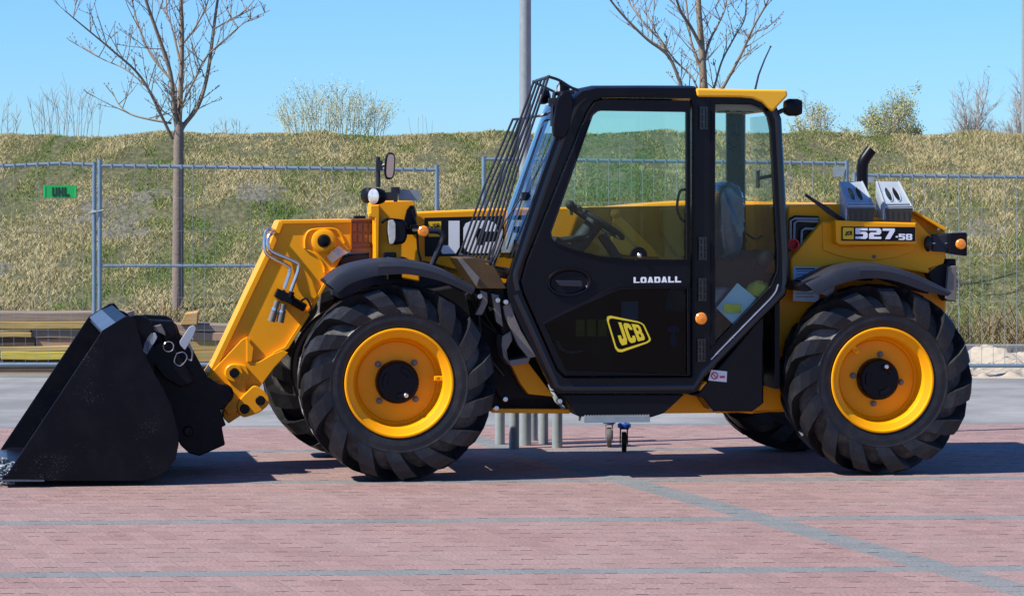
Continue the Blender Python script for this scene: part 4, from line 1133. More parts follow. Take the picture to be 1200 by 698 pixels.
# groove strips either side of the centre pillar
P('pillar_strip', [(812.3, 116), (814, 116), (814, 441), (812.3, 441)], D0 - .004, D0 + .01, 'doorblack', bevel=0)
P('pillar_strip', [(833.5, 118), (836, 118), (836, 406), (833.5, 409)], D0 - .006, D0 + .01, 'doorblack', bevel=.001)
P('quarter_glass', rear_op, D0 + .03, D0 + .034, 'glassrear', bevel=0)
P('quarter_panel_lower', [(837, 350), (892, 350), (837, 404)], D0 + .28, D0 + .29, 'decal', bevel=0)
rm = MB(); pts = [L(x, y, D0 + .0) for (x, y) in rear_op]; rm.tube(pts + pts[:2], .007, 6, cap=False); rm.build('quarter_glass_seal', M['doorblack'], tele, smooth=True)
P('sticker', [(833.5, 433), (852, 435), (851.5, 447.5), (830, 445.5)], .150, .158, 'stickerw', bevel=0)
c = L(837.5, 440, .146); mb = MB(); mb.lathe([(.016, 0), (.022, 0), (.022, .002), (.016, .002)], c, 'Y', 20, close=True); mb.box(c, (.036, .003, .005), Matrix.Rotation(R(45), 3, 'Y'))
mb.box(L(846.5, 441.5, .147), (.03, .002, .012)); mb.build('prohibition_mark', M['red'], tele)
c = L(828.5, 456.5, .19)
MB().lathe([(.052, .03), (.052, -.02), (.046, -.026), (.018, -.026), (.018, -.01), (0, -.01)], c, 'Y', 28).build('mount_boss', M['yellow'], tele, smooth=True)

# step
P('step_bracket', [(655, 462), (802, 462), (778, 484), (762, 489), (681, 489), (672, 480), (661, 464)], .12, .50, 'doorblack', bevel=.006)
a, b = L(684, 488, .04), L(761, 494, .04)
mb = MB(); mb.prism([(a.x, b.z), (b.x, b.z), (b.x, a.z - .004), (a.x, a.z - .004)], .02, .22)
n = 24
for i in range(n):
    x = a.x + (b.x - a.x) * (i + .5) / n; mb.prism([(x - .006, a.z - .004), (x + .006, a.z - .004), (x + .003, a.z + .010), (x - .003, a.z + .010)], .02, .034)
    mb.prism([(x - .006, a.z - .004), (x + .006, a.z - .004), (x + .003, a.z + .010), (x - .003, a.z + .010)], .2, .214)
mb.build('step', M['zinc'], tele)

# ---------------------------------------------------------------- cab inside
c = L(698, 259, .50)
Rt = Matrix.Rotation(R(32), 3, 'Y') 
mb = MB(); n = 40; pts = [c + Rt @ Vector((.19 * math.cos(2 * math.pi * i / n), .19 * math.sin(2 * math.pi * i / n), 0)) for i in range(n)]
mb.tube(pts + pts[:2], .016, 8, cap=False)
for k in range(3):
    t = math.radians(30 + 120 * k); mb.tube([c, c + Rt @ Vector((.19 * math.cos(t), .19 * math.sin(t), 0))], .012, 6)
sw = mb.build('steering_wheel', M['interior'], tele, smooth=True)
MB().ball(L(668, 240, .38), .028, 8).tube([L(668, 240, .38), L(670, 252, .38)], .010, 6).build('spinner_knob', M['interior'], sw, smooth=True)
mb = MB(); mb.tube([c, L(668, 300, .5), L(660, 330, .5)], .055, 12); mb.box(L(664, 300, .5), (.26, .3, .12), Rt); mb.tube([L(705, 275, .45), L(730, 312, .45)], .03, 8)
mb.tube([L(650, 282, .45), L(690, 278, .45)], .02, 8); mb.build('steering_column', M['interior'], tele, smooth=True)
mb = MB(); mb.tube(curve_pts([L(x, y, D0 + .04) for (x, y) in ((803.5, 222), (797, 224), (794, 236), (794, 246), (798, 256), (803.5, 260))], 4), .008, 8); mb.build('grab_handle', M['black'], tele, smooth=True)
# seat under a crumpled plastic wrap
mb = MB(); rs = random.Random(4)
so = zz(11, (48, 110), (62, 92), (95, 88), (122, 104), (132, 140), (134, 230), (120, 330), (60, 345), (44, 250))
sp = rnd(OL(so, .42), .05, 5)
rows = []
for (d, s) in ((.30, .82), (.34, .95), (.42, 1.0), (.60, 1.0), (.70, .95), (.74, .82)):
    cx_ = sum(p[0] for p in sp) / len(sp); cz_ = sum(p[1] for p in sp) / len(sp)
    rows.append([Vector((cx_ + (p[0] - cx_) * s + rs.uniform(-.006, .006), d + rs.uniform(-.006, .006), cz_ + (p[1] - cz_) * s + rs.uniform(-.006, .006))) for p in sp])
mb.loft(rows, cap=True, loop=True); mb.build('seat_backrest', M['seatwrap'], tele, smooth=True, auto=60)
mb = MB(); cs = L(800, 352, .5); mb.prism(rnd([(cs.x - .16, cs.z - .07), (cs.x + .26, cs.z - .07), (cs.x + .26, cs.z + .09), (cs.x - .12, cs.z + .09)], .05), .28, .76)
mb.build('seat_cushion', M['seatwrap'], tele, bevel=.02, seg=3, smooth=True)
mb = MB(); mb.box((cs.x + .05, .52, (cs.z - .07 + fz + .05) / 2), (.34, .38, cs.z - .07 - fz - .06)); mb.build('seat_base', M['interior'], tele, bevel=.02)
P('rear_console', zz(11, (45, 330), (150, 300), (205, 320), (225, 400), (110, 520), (45, 580)), .40, .85, 'interior', bevel=.03, r=.04)
mb = MB(); q = L(894, 302, .24); mb.lathe([(.045, .0), (.052, -.02), (.048, -.06), (.03, -.075), (0, -.078)], q, 'Y', 18); mb.tube([q, L(885, 304, .25), L(881, 318, .25)], .012, 8)
mb.build('window_catch', M['interior'], tele, smooth=True)
mb = MB(); mb.box(L(888, 210, .80), (.022, .02, .11)); mb.tube([L(889, 209, .8), L(905, 206, .84)], .012, 8); mb.build('far_mirror', M['doorblack'], tele)
mb = MB()
for pl in (((822 + 34, 262), (868, 275), (875, 282)), ((872, 272), (885, 280), (893, 276)), ((865, 300), (880, 320), (878, 345))): mb.tube(curve_pts([L(x, y, .6) for (x, y) in pl], 5), .007, 6)
mb.build('cab_cables', M['black'], tele, smooth=True)
mb = MB(); q = L(862, 165, .86); n = 16; pts = [q + Vector((.03 * math.cos(2 * math.pi * i / n), 0, .045 * math.sin(2 * math.pi * i / n))) for i in range(n)]; mb.tube(pts + pts[:2], .006, 6, cap=False); mb.tube([q + Vector((0, 0, .045)), q + Vector((0, 0, .10))], .008, 6)
mb.build('coat_hook', M['doorblack'], tele, smooth=True)

# ---------------------------------------------------------------- windscreen guard, mirrors, lamps
tops = [(601, 140), (607, 139.5), (613, 139), (620, 138), (625.5, 96), (630, 94.5), (634.5, 93), (639, 92), (643, 90)]
bots = [(539, 298), (543.5, 299.5), (548, 301), (552.5, 302.5), (557, 303.5), (561.5, 304.5), (566, 305.5), (570.5, 306.5), (575, 307)]
gd = MB(); T, Bt = [], []
for i, (a, b) in enumerate(zip(tops, bots)):
    d = .93 - .80 * i / 8; p, q = L(*a, d), L(*b, d); T.append(p); Bt.append(q); gd.tube([q, q.lerp(p, .5) + Vector((-.012, 0, .004)), p], .0072, 7)
    if i >= 4: gd.ball(p, .011, 4)
gd.tube([L(x, y, .93 - .8 * k / 6) for k, (x, y) in enumerate(((601, 140), (613, 139), (622, 137.5), (628, 136.5), (633, 135.8), (638, 134.8), (641, 134)))], .008, 7)
gd.tube(T[4:], .008, 7); gd.tube(Bt, .010, 7)
gd.tube(curve_pts([T[8], L(655, 94, .13), L(668, 102, .13), L(678, 106, .13)], 4), .009, 7); gd.tube([T[4], L(650, 108, .5)], .008, 7)
gd.tube([T[8], T[4]], .009, 7)
gd.tube([L(634, 136, .16), L(641, 133, .14), L(650, 128, .14)], .008, 6)
gd.build('windscreen_guard', M['grille'], tele, smooth=True)
# wiper and linkage seen on the windscreen
mb = MB()
for pl in (((655, 180), (630, 245), (606, 310)), ((648, 170), (612, 232), (594, 292)), ((612, 230), (590, 262), (572, 305)), ((640, 205), (618, 250), (600, 300))): mb.tube([L(x, y, .30) for (x, y) in pl], .0055, 6)
mb.box(L(616, 230, .28), (.05, .05, .05)); mb.build('wiper', M['grille'], tele)
# near door mirror
def oval(c, a, b, tilt, depth, m, name, parent, face=None):
    mb = MB(); n = 30; rows = []
    for (s, y) in ((.90, -depth / 2), (1, -depth * .3), (1, depth * .3), (.9, depth / 2)):
        row = []
        for i in range(n):
            t = 2 * math.pi * i / n; ct, st = math.cos(t), math.sin(t); k = 1.0
            ex = math.copysign(abs(ct) ** .7, ct) * a * s; ez = math.copysign(abs(st) ** .7, st) * b * s
            row.append(c + Vector((ex * math.cos(tilt) - ez * math.sin(tilt), y, ex * math.sin(tilt) + ez * math.cos(tilt))))
        rows.append(row)
    mb.loft(rows, cap=True, loop=True); return mb.build(name, M[m], parent, smooth=True, auto=40)
mm = oval(L(659, 135, .02), .052, .142, R(-9), .06, 'doorblack', 'side_mirror', tele)
mb = MB(); mb.tube([L(647, 148, .04), L(647.5, 124, .04), L(650, 108, .06)], .012, 8); mb.box(L(649, 120, .05), (.06, .04, .05)); mb.tube([L(643, 118, .04), L(655, 124, .04)], .012, 8); mb.tube([L(650, 110, .06), L(672, 108, .12)], .012, 8)
mb.build('mirror_arm', M['grille'], mm, smooth=True)
def lamp(px, py, d, r, name, facing=-1, lensm='lens'):
    """round work lamp looking forward"""
    q = L(px, py, d); mb = MB(); f = facing
    mb.lathe([(r * .96, f * r * .55), (r, f * r * .45), (r, 0), (r * .8, -f * r * .5), (r * .3, -f * r * .75), (0, -f * r * .75)], q, 'X', 22)
    o = mb.build(name, M['doorblack'], tele, smooth=True, auto=40)
    MB().lathe([(r * .95, f * r * .55), (r * .6, f * r * .75), (0, f * r * .82)], q, 'X', 22).build('lens', M[lensm], o, smooth=True); return o
o = lamp(660, 106, .16, .050, 'work_lamp'); lamp(638, 113, .85, .050, 'work_lamp')
q = L(928, 126, .16)
mb = MB(); rows = []
for (s, x) in ((.75, -.045), (1, -.02), (1, .03), (.8, .055)):
    rows.append([q + Vector((x, s * .05 * math.copysign(abs(math.cos(t)) ** .6, math.cos(t)), s * .052 * math.copysign(abs(math.sin(t)) ** .6, math.sin(t)))) for t in [2 * math.pi * i / 20 for i in range(20)]])
mb.loft(rows, cap=True, loop=True); o = mb.build('rear_work_lamp', M['doorblack'], tele, smooth=True, auto=40)
mb = MB(); mb.tube([q, L(916, 130, .16), L(912, 132, .16)], .014, 8); mb.build('lamp_bracket', M['grille'], o)
mb = MB(); mb.tube([L(885, 105, .35), L(889, 88, .35), L(896, 70, .35), L(903, 55, .35)], .007, 6, r2=.004); mb.ball(L(903, 55, .35), .007, 4); mb.build('antenna', M['grille'], tele, smooth=True)

# ---------------------------------------------------------------- boom
BY0, BY1 = 1.00, 1.34
boom = P('boom', [(484, 249), (500, 248), (586, 244.5), (700, 242.5), (840, 240), (984, 239), (1000, 250), (1000, 330), (930, 345), (640, 338), (560, 330), (484, 322)], BY0, BY1, 'yellow', bevel=.01)
P('engine_cover', [(716, 243), (760, 238.5), (803, 235.5), (870, 236), (984, 238), (985, 330), (700, 360), (716, 300)], 1.42, 1.95, 'yellow', bevel=.02)
P('lift_bracket', zz(10, (465, 280), (520, 320), (740, 540), (770, 590), (600, 590), (440, 560), (450, 400)), BY0 - .07, BY0 - .01, 'yellow', parent=boom, bevel=.006)
P('rear_bracket', zz(10, (785, 260), (945, 250), (945, 585), (900, 585), (820, 470), (790, 420)), BY0 - .09, BY0 - .01, 'yellow', parent=boom, bevel=.006)
mb = MB(); mb.lathe([(.03, 0), (.03, -.05), (0, -.055)], L(*zz(10, (465, 295))[0], BY0 - .02), 'Y', 16); mb.build('pivot_pin', M['yellow'], boom, smooth=True)
# JCB panel
pan = P('decal_panel', zz(3, (283, 509), (640, 500), (640, 632), (285, 641)), BY0 - .004, BY0 - .001, 'decal', parent=boom, bevel=0)
mb = MB(); letters(mb, 'jCB', [L(x, y, BY0 - .006) for (x, y) in zz(3, (338, 632), (655, 626), (655, 516), (338, 520))], gap=.13, thick=.001, widths=[.64, 1.15, 1.1])
mb.build('lettering', M['white'], boom)
P('emblem', zz(3, (297, 522), (340, 521), (340, 573), (297, 574)), BY0 - .0065, BY0 - .005, 'decalyellow', parent=boom, bevel=0)
mb = MB(); letters(mb, 'JCB', [L(x, y, BY0 - .0075) for (x, y) in zz(3, (306, 544), (334, 543), (334, 528), (306, 530))], gap=.2, thick=.001); mb.build('small_lettering', M['decal'], boom)
# inner section between the tower and the nose
io = zz(2, (600, 124), (700, 119), (700, 236), (600, 240))
inner = P('inner_boom', zz(2, (598, 122), (790, 119), (790, 234), (598, 240)), BY0 + .02, BY1 - .02, 'amberdark', parent=boom, bevel=.004)
mb = MB()
for k in range(4):
    x0, x1 = 606 + 22 * k, 624 + 22 * k
    for (y0, y1) in ((136, 172), (178, 214)): mb.prism(OL(zz(2, (x0, y0), (x1, y0 - 1), (x1, y1 - 1), (x0, y1)), BY0 + .02), BY0 + .010, BY0 + .022)
mb.prism(OL(zz(2, (600, 236), (700, 232), (700, 252), (600, 254)), BY0), BY0 - .01, BY0 + .02)
mb.prism(OL(zz(2, (600, 121), (700, 118), (700, 126), (600, 129)), BY0), BY0 - .01, BY0 + .02)
mb.build('wear_pads', M['amberdark'], boom, bevel=.003)
P('boom_end', zz(2, (672, 250), (700, 248), (700, 290), (676, 290)), BY0 - .01, BY0 + .1, 'amberdark', parent=boom, bevel=.003)
mb = MB(); mb.box(L(421, 255.5, BY0 + .05), (.075, .10, .03)); mb.build('rubber_stop', M['doorblack'], boom, bevel=.01)
# nose
N0, N1 = .92, 1.42
nose_o = [(328, 258.5), (412, 257), (412, 293), (404, 295), (394, 313), (363, 361), (322, 428), (300, 459), (262, 478), (250, 470), (242, 441), (253, 424), (313, 297)]
nose = P('boom_nose', nose_o, N0, N1, 'yellow', bevel=.008)
# flange strips that stand proud along the long edges
P('flange', [(327, 258.5), (332, 262.5), (318, 298), (256, 428), (243, 441.5), (249, 428), (312, 296)], N0 - .016, N0 - .002, 'yellow', parent=nose, bevel=.003)
P('flange', [(412, 257), (412, 261), (331, 262.5), (328, 258)], N0 - .016, N0 - .002, 'yellow', parent=nose, bevel=.003)
P('flange', zz(2, (543, 312), (530, 312), (440, 470), (345, 618), (300, 640), (285, 698), (300, 700), (318, 650), (360, 625), (452, 478)), N0 - .022, N0 - .002, 'yellow', parent=nose, bevel=.003)
# stiffening plate on the lower nose
P('stiffener', [(243, 441), (283, 398), (290, 394.5), (294, 397), (292, 414), (296, 424), (303, 424), (319, 415), (331, 410), (338, 413), (322, 430), (301, 458), (278, 462), (262, 470)], N0 - .024, N0 - .002, 'yellow', parent=nose, bevel=.004)
P('rib', zz(12, (548, 172), (578, 210), (570, 270), (548, 272)), N0 - .030, N0 - .022, 'yellow', parent=nose, bevel=.003)
# boss with the raised ring weld
c = L(379.5, 282.5, N0)
mb = MB(); mb.lathe([(.078, 0), (.074, -.022), (.060, -.028), (.042, -.028), (.042, -.004)], c, 'Y', 36)
mb.build('pivot_boss', M['yellow'], nose, smooth=True, auto=30)
MB().lathe([(.034, 0), (.034, -.034), (.028, -.038), (0, -.038)], c, 'Y', 24).build('pivot_pin', M['doorblack'], nose, smooth=True)
mb = MB(); mb.tube(curve_pts([L(x, y, N0 - .002) for (x, y) in zz(2, (424, 235), (424, 200), (436, 172), (465, 160), (530, 158), (560, 178), (578, 215))], 5), .010, 6)
mb.tube(curve_pts([L(x, y, N0 - .002) for (x, y) in zz(2, (428, 240), (470, 265), (495, 300), (500, 330))], 5), .008, 6)
mb.build('weld_bead', M['yellow'], nose, smooth=True)
# curved bright shroud plate
rows = []
for (x, y, d) in ((508, 268, N0 - .03), (530, 245, N0 - .06), (556, 226, N0 - .03)):
    p = L(*zz(2, (x, y))[0], d); q = L(*zz(2, (x + 22 + (x - 508) * .3, y + 26))[0], d); rows.append([p, q])
rows = [curve_pts(r_, 2) for r_ in rows]
mb = MB(); mb.loft([[a for a in r_] for r_ in rows]); 
mb2 = [[p + Vector((0, .006, 0)) for p in r_] for r_ in rows]; mb.loft(mb2)
mb.build('hose_shroud', M['steel'], nose, smooth=True)
# steel pipes and couplers
mb = MB()
mb.tube(curve_pts([L(x, y, d) for (x, y, d) in [(*zz(2, (318, 172))[0], N0 + .02), (*zz(2, (290, 163))[0], N0 - .03), (*zz(2, (271, 175))[0], N0 - .05), (*zz(2, (267, 235))[0], N0 - .06), (*zz(2, (285, 266))[0], N0 - .06), (*zz(2, (348, 300))[0], N0 - .06), (*zz(2, (364, 322))[0], N0 - .06), (*zz(2, (343, 392))[0], N0 - .06)]], 5), .0115, 9)
mb.tube(curve_pts([L(x, y, d) for (x, y, d) in [(*zz(2, (322, 182))[0], N0 + .02), (*zz(2, (300, 176))[0], N0 - .06), (*zz(2, (283, 190))[0], N0 - .08), (*zz(2, (280, 225))[0], N0 - .09), (*zz(2, (300, 252))[0], N0 - .09), (*zz(2, (378, 286))[0], N0 - .09), (*zz(2, (399, 312))[0], N0 - .09), (*zz(2, (368, 402))[0], N0 - .09)]], 5), .0115, 9)
pipes = mb.build('steel_pipes', M['steel'], nose, smooth=True)
mb = MB(); rr_ = Matrix.Rotation(R(25), 3, 'Y'); q = L(*zz(2, (343, 422))[0], N0 - .05); mb.box(q, (.115, .10, .055), rr_); mb.tube([q, L(*zz(2, (424, 468))[0], N0 - .04)], .026, 12); mb.tube([L(*zz(2, (336, 398))[0], N0 - .07), L(*zz(2, (340, 440))[0], N0 - .07)], .018, 10)
mb.tube([L(*zz(2, (372, 404))[0], N0 - .09), L(*zz(2, (366, 430))[0], N0 - .09)], .018, 10)
mb.build('coupler_block', M['doorblack'], nose, bevel=.006)
for (a, b) in (((316, 440), (292, 520)), ((340, 452), (326, 524))):
    p, q = L(*zz(2, a)[0], N0 - .09), L(*zz(2, b)[0], N0 - .09); mb = MB(); mb.tube([p, p.lerp(q, .55)], .019, 14); mb.tube([p.lerp(q, .5), q], .0235, 14)
    o = mb.build('quick_coupler', M['gunmetal'], nose, smooth=True, auto=35); MB().tube([p.lerp(q, .35), p.lerp(q, .48)], .0245, 14).build('collar', M['steel'], o, smooth=True)
mb = MB(); mb.tube(curve_pts([L(x, y, N0 - .04) for (x, y) in zz(2, (408, 440), (430, 432), (448, 470), (440, 490))], 5), .007, 6); mb.build('short_hose', M['rubber'], nose, smooth=True)
# lower links with pins
P('tilt_link', [(262, 437), (275, 425), (289, 428), (293, 440), (287, 452), (292, 468), (284, 478), (268, 487), (262, 478), (272, 462), (268, 448)], N0 - .05, N0 - .02, 'yellow', parent=nose, bevel=.006, r=.02)
P('tilt_link', [(277, 478), (281, 467), (298, 450), (309, 457), (316, 466), (315, 474), (305, 483), (284, 490)], N0 - .07, N0 - .02, 'yellow', parent=nose, bevel=.006, r=.03)
P('hinge_plate', [(256, 440), (268, 440), (278, 446), (281, 466), (277, 480), (292, 480), (268, 496), (262, 490), (262, 478), (250, 460)], N0 - .01, N0 + .35, 'yellow', parent=nose, bevel=.006)
for (x, y, r_) in ((494, 318, .030), (606, 437, .030), (539, 473, .030)):
    q = L(*zz(12, (x, y))[0], N0 - .07); MB().lathe([(r_, .07), (r_, -.006), (r_ * .85, -.012), (0, -.012)], q, 'Y', 22).build('link_pin', M['doorblack'], nose, smooth=True)
q = L(*zz(12, (492, 318))[0], N0 - .05); MB().lathe([(.056, .03), (.056, -.01), (.05, -.016), (.032, -.016)], q, 'Y', 26).build('pin_collar', M['yellow'], nose, smooth=True)

# ---------------------------------------------------------------- hitch carriage and bucket
CY0, CY1 = .55, 1.75
carr = P('quick_hitch', [(176, 374), (200, 375.5), (207, 380), (212, 394), (222, 402), (243, 441), (256, 449), (268, 452), (273, 462), (270, 470), (258, 480), (265, 498), (260, 500), (264, 521), (234, 534), (222, 531), (212, 522), (200, 500), (182, 440), (152, 380), (156, 375)], CY0, CY0 + .05, 'bucket', bevel=.008)
o = carr.copy(); link(o, tele); o.location = (0, CY1 - CY0 - .5, 0)
P('hitch_frame', [(165, 380), (205, 384), (235, 440), (245, 480), (240, 520), (210, 515), (195, 470)], CY0 + .05, CY1 - .5, 'bucket', bevel=.01)
P('hitch_lug', zz(12, (380, 360), (440, 362), (480, 385), (482, 430), (455, 470), (430, 480), (400, 440)), CY0 + .15, N0 - .02, 'bucket', parent=carr, bevel=.01)
for (x, y, r_) in ((446, 408, .062), (296, 568, .030)):
    mb = MB()
    q = L(*zz(12, (x, y))[0], CY0 + (.14 if r_ > .05 else -.0)); mb.lathe([(r_, .02), (r_, -.02), (r_ * .8, -.035), (r_ * .5, -.035), (r_ * .45, -.02), (0, -.02)], q, 'Y', 26)
    mb.build('hitch_pin', M['doorblack'], carr, smooth=True, auto=30)
P('coupler_wedge', zz(12, (150, 195), (190, 180), (232, 195), (320, 345), (310, 365), (262, 380), (190, 340), (130, 258)), CY0 - .07, CY0 - .005, 'bucket', parent=carr, bevel=.008)
P('hitch_hook', zz(12, (45, 110), (60, 92), (100, 85), (150, 95), (235, 95), (250, 150), (200, 190), (150, 110), (100, 180), (70, 150)), CY0 - .04, CY0 - .003, 'bucket', parent=carr, bevel=.008, r=.02)
mb = MB(); q = L(*zz(12, (74, 122))[0], CY0 - .06); mb.lathe([(.032, .1), (.032, 0), (.026, -.006), (.016, -.006), (.016, .02), (0, .02)], q, 'Y', 22); mb.build('hook_bush', M['bucketworn'], carr, smooth=True)
P('latch_blade', zz(12, (98, 225), (110, 180), (135, 145), (155, 145), (164, 165), (150, 190), (118, 244)), CY0 - .10, CY0 - .085, 'latch', parent=carr, bevel=.003, r=.01)
P('latch_blade', zz(12, (258, 185), (300, 120), (320, 112), (331, 125), (318, 160), (282, 222), (262, 200)), CY0 - .10, CY0 - .085, 'latch', parent=carr, bevel=.003, r=.01)
P('latch_cap', zz(12, (148, 118), (180, 110), (196, 140), (200, 160), (180, 150), (150, 138)), CY0 - .09, CY0 - .03, 'gunmetal', parent=carr, bevel=.004)
mb = MB()
def loop3(pts, r): 
    c_ = curve_pts(pts + [pts[0]], 5); mb.tube(c_ + c_[1:2], r, 7, cap=False)
q = L(*zz(12, (211, 206))[0], CY0 - .11); loop3([q + Vector((.030 * math.cos(t), .006 * math.sin(2 * t), .030 * math.sin(t))) for t in [2 * math.pi * i / 10 for i in range(10)]], .0032)
loop3([L(*zz(12, p)[0], CY0 - .11) for p in ((245, 235), (275, 230), (290, 255), (262, 288), (236, 272))], .0032)
mb.tube(curve_pts([L(*zz(12, p)[0], CY0 - .05) for p in ((290, 190), (312, 225), (310, 262), (296, 262))], 5), .006, 6)
mb.build('lynch_pin_rings', M['steel'], carr, smooth=True)

def BK(px, py, d, sh=.06, W_=2.10):
    q = L(px, py, 0); return Vector((q.x - sh * d / W_, d, q.z))
BW_ = 2.10
side = [(4, 561.5), (120, 387), (137, 376.5), (146, 371), (153, 370), (158, 376), (162, 390), (168, 412), (179, 434), (191, 455), (201, 475), (209, 505), (209.5, 520), (206, 537), (196, 551), (182, 560), (170, 563), (20, 563.5)]
def sideplate(d):
    mb = MB(); pts = [BK(x, y, d) for (x, y) in side]; n = len(pts)
    mb.add(pts + [p + Vector((0, .022, 0)) for p in pts], [tuple(range(n)), tuple(range(2 * n - 1, n - 1, -1))] + [(i, (i + 1) % n, (i + 1) % n + n, i + n) for i in range(n)])
    return mb
buck = sideplate(0).build('bucket', M['bucket'], tele, bevel=.004)
o = sideplate(BW_ - .022).build('side_plate', M['bucket'], buck, bevel=.004)
shell = [(12, 562.6), (60, 562.8), (120, 562.8), (170, 562), (184, 558.5), (196, 550), (205, 537), (208, 520), (207.5, 505), (200, 476), (178, 436), (160, 402), (148, 378)]
shell_in = [(x - (6 if i > 3 else 0), y - (4 if i < 6 else 0)) for i, (x, y) in enumerate(shell)]
def rowsfor(pts, ds): return [[BK(x, y, d) for (x, y) in pts] for d in ds]
ds = (.022, .7, 1.4, BW_ - .022)
mb = MB(); ra, rb = rowsfor(shell, ds), rowsfor(shell_in, ds); mb.loft(ra); mb.loft(rb); mb.loft([[r_[0] for r_ in ra], [r_[0] for r_ in rb]])
mb.build('shell', M['bucket'], buck, smooth=True, auto=40)
# top lip beam: sloping top plate, drop face
mb = MB(); mb.loft(rowsfor([(120.5, 388), (136, 377.8), (137, 380), (122, 391)], ds), loop=True); mb.build('top_lip', M['bucketworn'], buck, bevel=.002)
mb = MB(); mb.loft(rowsfor([(136.3, 378.2), (150, 372), (151, 379), (130, 398), (121, 393)], ds), loop=True); mb.build('lip_beam', M['bucket'], buck, bevel=.002)
mb = MB(); la = rowsfor([(0, 561.5), (20, 561.2), (52, 561.5), (52, 563.6), (4, 563.6)], (-.012, .7, 1.4, BW_)); mb.loft(la, loop=True, cap=True); mb.build('cutting_edge', M['bucketworn'], buck)
mb = MB(); mb.prism(OL([(4, 556), (52, 555), (52, 561), (2, 561.8)], -.008), -.012, .0); mb.build('wear_strip', M['bucket'], buck, bevel=.003)
mb = MB()
for (rx_, ry_, d) in ((161, 386, .45), (137, 379, 1.7)):                                  # round-topped ribs on the bucket's back
    c = L(rx_, ry_, d); pts = [c + Vector((.095 * math.cos(t), 0, .085 * math.sin(t))) for t in [math.pi * i / 14 for i in range(15)]] + [c + Vector((-.08, 0, -.25)), c + Vector((.1, 0, -.25))]
    n = len(pts); pts = pts[:15] + [c + Vector((-.06, 0, -.2)), c + Vector((.10, 0, -.25))]
    mb = MB(); mb.prism([(p.x, p.z) for p in pts], d, d + .03); mb.build('hook_rib', M['bucket'], buck, bevel=.004)

# ---------------------------------------------------------------- tower, lights at the front
tw = P('boom_tower', [(434, 238), (437, 236), (481, 234.5), (486, 239), (490, 254), (492, 330), (440, 320), (440, 258), (434, 252)], .78, .98, 'yellow', bevel=.008)
P('tower_post', zz(13, (62, 310), (108, 305), (108, 345), (104, 620), (86, 620), (84, 372), (52, 368), (52, 350), (62, 345)), .745, .785, 'yellow', parent=tw, bevel=.005)
P('tower_fin', zz(13, (250, 330), (268, 308), (284, 310), (296, 360), (290, 420), (262, 440), (234, 392)), .735, .775, 'doorblack', parent=tw, bevel=.004)
mb = MB(); mb.tube([L(*zz(13, (274, 330))[0], .72), L(*zz(13, (300, 430))[0], .72), L(*zz(13, (305, 540))[0], .72), L(*zz(13, (322, 600))[0], .72)], .008, 6)
mb.tube(curve_pts([L(*zz(13, p)[0], .70) for p in ((195, 578), (230, 575), (270, 595), (300, 600))], 4), .006, 6)
mb.build('lamp_cable', M['grille'], tw, smooth=True)
# headlight
hl = zz(13, (160, 372), (235, 380), (250, 410), (252, 470), (235, 505), (165, 512), (152, 440))
o = P('headlight', hl, .60, .74, 'doorblack', bevel=.015, r=.02)
q = L(*zz(13, (170, 440))[0], .67); mb = MB(); rows = []
for (s, x) in ((1.0, .012), (.97, -.006), (.7, -.022), (.0, -.027)):
    rows.append([q + Vector((x + .006 + .0, s * .070 * math.cos(t), s * .078 * math.sin(t) )) for t in [2 * math.pi * i / 24 for i in range(24)]])
mb.loft(rows, loop=True)
P('lens', zz(13, (152, 385), (178, 380), (190, 400), (190, 480), (180, 505), (160, 508), (150, 440)), .593, .60, 'lens', parent=o, bevel=.003, r=.01)
mb.build('front_lens', M['lens'], o, smooth=True)
P('headlight_bracket', zz(13, (112, 392), (150, 370), (156, 380), (120, 404)), .62, .66, 'doorblack', parent=o, bevel=.003)
mb = MB(); mb.tube([L(*zz(13, (240, 440))[0], .67), L(*zz(13, (340, 440))[0], .60)], .022, 10); mb.box(L(*zz(13, (285, 428))[0], .66), (.045, .05, .05)); mb.build('headlight_arm', M['doorblack'], o, bevel=.004)
q = L(*zz(13, (333, 441))[0], .50); MB().lathe([(.0335, .012), (.0335, -.006), (.027, -.012), (0, -.014)], q, 'Y', 24).build('front_indicator', M['amber'], tele, smooth=True)
mb = MB(); mb.tube(curve_pts([L(*zz(13, p)[0], .52) for p in ((345, 438), (400, 440), (425, 452), (432, 480), (415, 520), (372, 625))], 5), .0175, 10); mb.build('grab_rail', M['grille'], tele, smooth=True)
mb = MB(); mb.box(L(*zz(13, (158, 570))[0], .60), (.08, .08, .055)); o = mb.build('socket', M['doorblack'], tele, bevel=.008); MB().box(L(*zz(13, (152, 578))[0], .553), (.016, .01, .016)).build('blue_plug', M['bluep'], o)
